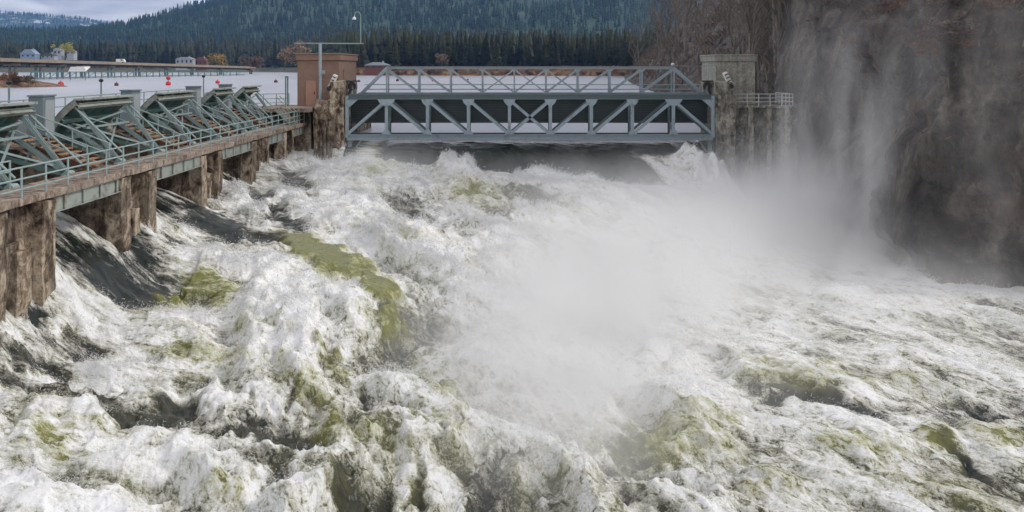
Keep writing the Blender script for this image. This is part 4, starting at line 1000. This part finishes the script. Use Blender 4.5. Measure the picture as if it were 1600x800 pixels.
# ------------------------------------------------------------------ right bank: cliff and slope
PATH = [(58,28),(38,41),(27,46.5),(20.8,48.5),(20.6,53),(22,62),(23.2,74),(23.3,84),(24.5,96),(28,130),(30,200),(40,330),(55,480),(80,700),(110,900)]
def bank():
    P = np.array(PATH, float); seg = np.r_[0, np.cumsum(np.sqrt((np.diff(P, axis=0)**2).sum(1)))]
    ns, nt = 420, 150
    u = np.linspace(0, 1, ns); smax = seg[-1]; s = np.where(u < .62, u/.62*95, 95 + (smax-95)*((u-.62)/.38)**2.0)
    px = np.interp(s, seg, P[:, 0]); py = np.interp(s, seg, P[:, 1])
    tx, ty = np.gradient(px, s), np.gradient(py, s); ks = np.ones(9)/9
    pad = lambda a: np.convolve(np.r_[[a[0]]*4, a, [a[-1]]*4], ks, 'valid')
    tx, ty = pad(tx), pad(ty); L = np.hypot(tx, ty); nx, ny_ = ty/L, -tx/L
    hh = np.r_[np.linspace(0, 18, 100), 18 + np.geomspace(.3, 70, 50)]
    S, Hh = np.meshgrid(s, hh, indexing='xy'); far = sstep(88, 120, S)
    setb = (1-far)*(0.16*np.minimum(Hh, 15) + 0.9*np.maximum(Hh-15, 0)) + far*(1.05*Hh)
    zb = np.where(S < 76, -12.3, -7.0 + 0*S); zb = -12.3 + 5.3*sstep(70, 80, S)
    X = px[None, :] + nx[None, :]*setb; Y = py[None, :] + ny_[None, :]*setb; Z = zb + Hh
    rot = .25
    a = pn3(X*.13, Y*.13, Z*.13, 1)*2.4 + pn3(X*.35, Y*.35, Z*.28, 2)*1.3
    st = pn3(X*.8, Y*.8, Z*.5, 3)*.55 + pn3(X*1.8, Y*1.8, Z*1.3, 4)*.28 + np.abs(pn3(X*3.5, Y*3.5, Z*2.2, 5))*.22
    led = .35*np.floor((Z + a*.6)*0.8 + .3*pn3(X*.5, Y*.5, Z*.1, 7)) % 1 *.5
    d = (a*np.clip(Hh/3, .25, 1) + st + led)*(1 - .3*far)
    d = np.maximum(d, -1.2)*np.where(np.abs(Y-82) < 9, .35, 1)
    X += nx[None, :]*d; Y += ny_[None, :]*d; Z = Z + .4*st
    m, t = material('dark_cliff_rock')
    p = t.wpos((1,1,.6)); n = t.noise(p, .45, 9, .7, .6); n2 = t.noise(t.wpos((1,1,1.8)), .22, 7, .62, 1.0); n3 = t.noise(p, 4.5, 6, .7)
    c = t.ramp(n, [(.36, (.010,.010,.012)), (.50, (.088,.076,.068)), (.64, (.25,.22,.19))])
    c = t.mix(t.ramp(n2, [(.54, 0.0), (.64, .6)]), c, (.13,.070,.058))
    c = t.mix(.5, c, t.ramp(n3, [(.3, .25), (.7, 1.8)]), 'MULTIPLY')
    t.out(t.bsdf(c, .85, 0, t.bump(t.math('ADD', n, n3), 1.0, .5)).outputs[0])
    o = np_mesh('rocky_bank', np.stack([X, Y, Z], -1).reshape(-1, 3), grid_quads(nt, ns), m, False); tag(o, kind='structure')
    return X, Y, Z
BX, BY, BZ = bank()

def brush():
    r2 = np.random.default_rng(12); n = 42000
    j = r2.integers(8, 148, n); i = r2.integers(0, 419, n); x, y, z = BX[j, i], BY[j, i], BZ[j, i]
    cl = pn3(x*.25, y*.25, z*.3, 31) + .6*pn3(x*.7, y*.7, z*.8, 32)
    ok = (z > -4.5 + 2*cl) & (r2.random(n) < np.clip(.25 + 1.3*cl, .02, 1)*np.where(y < 85, .9, 1)) & ((y > 84) | (j > 40)) & ~((y > 76) & (y < 92)); x, y, z = x[ok], y[ok], z[ok]; n = len(x)
    P = np.stack([x, y, z], 1) + r2.normal(size=(n, 3))*.25; sc_ = np.clip(y/70, .5, 4)[:, None]
    D = r2.normal(size=(n, 3))*.6 + np.array([-.2, -.1, .7]); D /= np.linalg.norm(D, axis=1, keepdims=True)
    A_ = np.cross(D, r2.normal(size=(n, 3))); A_ /= np.linalg.norm(A_, axis=1, keepdims=True)
    L = (.25 + .6*r2.random(n))[:, None]*sc_; W = L*.09
    Vv = np.stack([P - A_*W, P + A_*W, P + D*L + A_*W*.3, P + D*L - A_*W*.3], 1).reshape(-1, 3)
    m, t = material('brushwood'); c = t.ramp(t.noise(t.wpos(), .5, 5, .7), [(.35, (.05,.045,.035)), (.5, (.15,.115,.085)), (.58, (.16,.075,.055)), (.7, (.24,.21,.17))])
    t.out(t.bsdf(c, .9).outputs[0])
    o = np_mesh('brushwood', Vv, np.arange(n*4).reshape(-1, 4), m, False); tag(o, 'brown tangle of leafless brushwood over the right bank and cliff', 'brushwood', kind='stuff')
brush()
# bare trees and shrubs on the bank
def bare_mesh(seed, h):
    rr = random.Random(seed); mb = MB()
    def br_(p, d, L, r, lev):
        q = p + d*L; mid = p + d*L*.5 + Vector((rr.gauss(0,1), rr.gauss(0,1), 0))*L*.05
        mb.tube([p, mid, q], [r, r*.8, r*.55], 5 if lev < 2 else 3)
        if lev >= 4 or len(mb.f) > 2600: return
        for _ in range(3 if lev < 3 else 3):
            nd = (d + Vector((rr.gauss(0,1), rr.gauss(0,1), rr.gauss(.35,.5)))*.48).normalized()
            st = p.lerp(q, rr.uniform(.45, 1)); br_(st, nd, L*rr.uniform(.5, .75), r*.5, lev+1)
    br_(Vector((0,0,-1)), Vector((rr.gauss(0,.05), rr.gauss(0,.05), 1)).normalized(), h*.42, h*.018, 0)
    return mb.mesh('branches', M['bark_grey'])
bare = [bare_mesh(s, 14) for s in range(5)]
cnt = 0; tries = 0
rb = random.Random(5)
while cnt < 75 and tries < 6000:
    tries += 1
    j = rb.randrange(8, 135); i = rb.randrange(200, 418)
    x, y, z = float(BX[j,i]), float(BY[j,i]), float(BZ[j,i]); px = CX + F*x/y
    if not (885 < px < 1330) or y < 92 or y > 420 or z < -5: continue
    if z > .12*y: continue
    cnt += 1
    e = empty('bare_tree', (x, y, z), 'leafless grey brown tree on the misty slope above the right bank', 'tree', 'leafless trees on the right slope')
    s = rb.uniform(.6, 1.35)*(1 + y/400); e.scale = (s, s, s); e.rotation_euler = (0, 0, rb.uniform(0, 6.28))
    o = bpy.data.objects.new('branches', bare[cnt % 5]); col.objects.link(o); o.parent = e
tries = 0; cnt = 0
shm = [leafy_mesh(200+k, 1.6, 1.5, M['twig_cliff'], 420, .05) for k in range(3)]
while cnt < 34 and tries < 6000:
    tries += 1
    j = rb.randrange(70, 118); i = rb.randrange(40, 250); x, y, z = float(BX[j,i]), float(BY[j,i]), float(BZ[j,i]); px = CX + F*x/y; py = HY - F*z/y
    if not (1180 < px < 1600 and -10 < py < 200): continue
    cnt += 1
    e = empty('cliff_shrub', (x, y, z), 'reddish leafless shrub clinging to the dark cliff at right', 'shrub', 'shrubs on the cliff')
    s = rb.uniform(.35, .9); e.scale = (s, s, s*.6); o = bpy.data.objects.new('twigs', shm[cnt % 3]); col.objects.link(o); o.parent = e; o['kind'] = 'stuff'

# ------------------------------------------------------------------ mist over the falls
def mist():
    me = bpy.data.meshes.new('mist'); me.from_pydata([(0,0,0)], [], []); o = bpy.data.objects.new('mist', me); col.objects.link(o)
    tag(o, 'white mist rising from the churning water in front of the cliff', 'mist', kind='stuff')
    mat = bpy.data.materials.new('mist'); mat.use_nodes = True; n = mat.node_tree.nodes; n.clear()
    vo = n.new('ShaderNodeOutputMaterial'); pv = n.new('ShaderNodeVolumePrincipled')
    pv.inputs['Color'].default_value = (.994, .995, 1, 1); pv.inputs['Density'].default_value = 1.0; pv.inputs['Anisotropy'].default_value = 0.1
    mat.node_tree.links.new(pv.outputs[0], vo.inputs['Volume'])
    ng = bpy.data.node_groups.new('mist_field', 'GeometryNodeTree')
    ng.interface.new_socket('Geometry', in_out='INPUT', socket_type='NodeSocketGeometry'); ng.interface.new_socket('Geometry', in_out='OUTPUT', socket_type='NodeSocketGeometry')
    N, L = ng.nodes, ng.links
    def mth(op, a, b=0.0, clamp=False):
        m = N.new('ShaderNodeMath'); m.operation = op; m.use_clamp = clamp
        for k, v in ((0, a), (1, b)):
            if isinstance(v, (int, float)): m.inputs[k].default_value = v
            else: L.new(v, m.inputs[k])
        return m.outputs[0]
    pos = N.new('GeometryNodeInputPosition').outputs[0]
    def vmul(v, s, add=(0,0,0)):
        m = N.new('ShaderNodeVectorMath'); m.operation = 'MULTIPLY_ADD'; L.new(v, m.inputs[0]); m.inputs[1].default_value = s; m.inputs[2].default_value = add; return m.outputs[0]
    def noise(v, sc, det=4, ro=.6, dist=0.0):
        t = N.new('ShaderNodeTexNoise'); L.new(v, t.inputs['Vector']); t.inputs['Scale'].default_value = sc; t.inputs['Detail'].default_value = det
        t.inputs['Roughness'].default_value = ro; t.inputs['Distortion'].default_value = dist; return t.outputs[0]
    def gauss(c, s, amp):
        m = vmul(pos, tuple(1/q for q in s), tuple(-cc/q for cc, q in zip(c, s)))
        d = N.new('ShaderNodeVectorMath'); d.operation = 'DOT_PRODUCT'; L.new(m, d.inputs[0]); L.new(m, d.inputs[1])
        return mth('MULTIPLY', mth('EXPONENT', mth('MULTIPLY', d.outputs['Value'], -1.0)), amp)
    def total(lst):
        t = lst[0]
        for q in lst[1:]: t = mth('ADD', t, q)
        return t
    n_soft = noise(vmul(pos, (1, 1, 1)), .15, 5, .6, .4)
    n_str = mth('ADD', mth('MULTIPLY', noise(vmul(pos, (1.0, 1.0, .30)), .26, 6, .66, .7), .6), mth('MULTIPLY', noise(vmul(pos, (1.0, 1.0, .20)), .95, 5, .7, .5), .4))
    core = total([gauss(c, s, a) for c, s, a in MIST_CORE])
    veil = total([gauss(c, s, a) for c, s, a in MIST_VEIL])
    n_mid = noise(vmul(pos, (1, 1, .7)), .5, 5, .65, .8)
    f1 = mth('MULTIPLY', mth('SUBTRACT', mth('ADD', mth('MULTIPLY', n_soft, .6), mth('MULTIPLY', n_mid, .4)), .41), 6.5, True)
    f2 = mth('MULTIPLY', mth('SUBTRACT', n_str, .47), 8.0, True)
    den = mth('ADD', mth('MULTIPLY', core, f1), mth('MULTIPLY', veil, f2))
    sp = N.new('ShaderNodeSeparateXYZ'); L.new(pos, sp.inputs[0])
    z0 = mth('ADD', -10.9, mth('MULTIPLY', mth('MULTIPLY', mth('SUBTRACT', sp.outputs[1], 38), 1/32, True), 3.5))
    dz = mth('DIVIDE', mth('SUBTRACT', sp.outputs[2], mth('ADD', z0, .4)), 1.1)
    low = mth('MULTIPLY', mth('EXPONENT', mth('MULTIPLY', mth('MULTIPLY', dz, dz), -1.0)), .055)
    low = mth('MULTIPLY', low, mth('MULTIPLY', mth('MULTIPLY', mth('SUBTRACT', 71, sp.outputs[1]), .3, True), mth('MULTIPLY', mth('SUBTRACT', sp.outputs[1], 33), .12, True)))
    den = mth('ADD', den, mth('MULTIPLY', low, mth('MULTIPLY', mth('SUBTRACT', n_mid, .42), 5.0, True)))
    den = mth('MAXIMUM', mth('SUBTRACT', den, .0012), 0.0)
    vc = N.new('GeometryNodeVolumeCube'); L.new(den, vc.inputs['Density'])
    vc.inputs['Min'].default_value = (-16, 24, -12); vc.inputs['Max'].default_value = (32, 84, 9)
    vc.inputs['Resolution X'].default_value = 200; vc.inputs['Resolution Y'].default_value = 200; vc.inputs['Resolution Z'].default_value = 90
    sm = N.new('GeometryNodeSetMaterial'); sm.inputs['Material'].default_value = mat; L.new(vc.outputs[0], sm.inputs[0])
    go = N.new('NodeGroupOutput'); gi = N.new('NodeGroupInput'); L.new(sm.outputs[0], go.inputs[0])
    md = o.modifiers.new('mist_field', 'NODES'); md.node_group = ng
MIST_CORE = [((1.8, 36.5, -9.8), (3.8, 5.5, 2.1), .62), ((1.6, 30, -10.6), (2.6, 4.5, 1.5), .50), ((5, 44, -9.2), (4.6, 6, 2.6), .42), ((13, 54, -9.3), (6, 6, 2.2), .22),
             ((18, 60, -9.6), (5, 7, 3.0), .34), ((22, 51, -10.6), (6, 3.0, 1.4), .20), ((15, 44, -10.4), (8, 7, 1.2), .10), ((-9, 68, -7), (4, 5, 1.2), .12), ((6, 60, -8), (8, 5, 1.4), .07), ((8, 31, -10.6), (6, 4, 1.0), .05)]
MIST_VEIL = [((17.5, 51, -5.5), (3.6, 1.6, 4.6), .42), ((21.5, 56, -3.5), (4, 1.5, 5.5), .26), ((24, 45.4, -4), (4.5, .9, 5.5), .17), ((20.5, 47, 2), (5, 1.5, 4), .07),
             ((20, 72, -6.5), (4, 3, 3), .14), ((17, 80.5, 3.5), (8, 1.6, 5), .045), ((13, 76.5, -7.5), (5, 1.5, 2.0), .06)]
mist()

# ------------------------------------------------------------------ air: far hills fade to blue
def haze():
    m = bpy.data.materials.new('haze'); m.use_nodes = True; n = m.node_tree.nodes; n.clear()
    o = n.new('ShaderNodeOutputMaterial'); v = n.new('ShaderNodeVolumePrincipled')
    v.inputs['Color'].default_value = (.24, .50, 1, 1); v.inputs['Density'].default_value = 5.5e-5; v.inputs['Anisotropy'].default_value = 0.2
    m.node_tree.links.new(v.outputs[0], o.inputs['Volume'])
    h = MB().box(-9000, 9000, -400, 10500, -20, 1150).build('haze', m); tag(h, 'thin blue air in front of the distant hills', 'haze', kind='stuff')
haze()
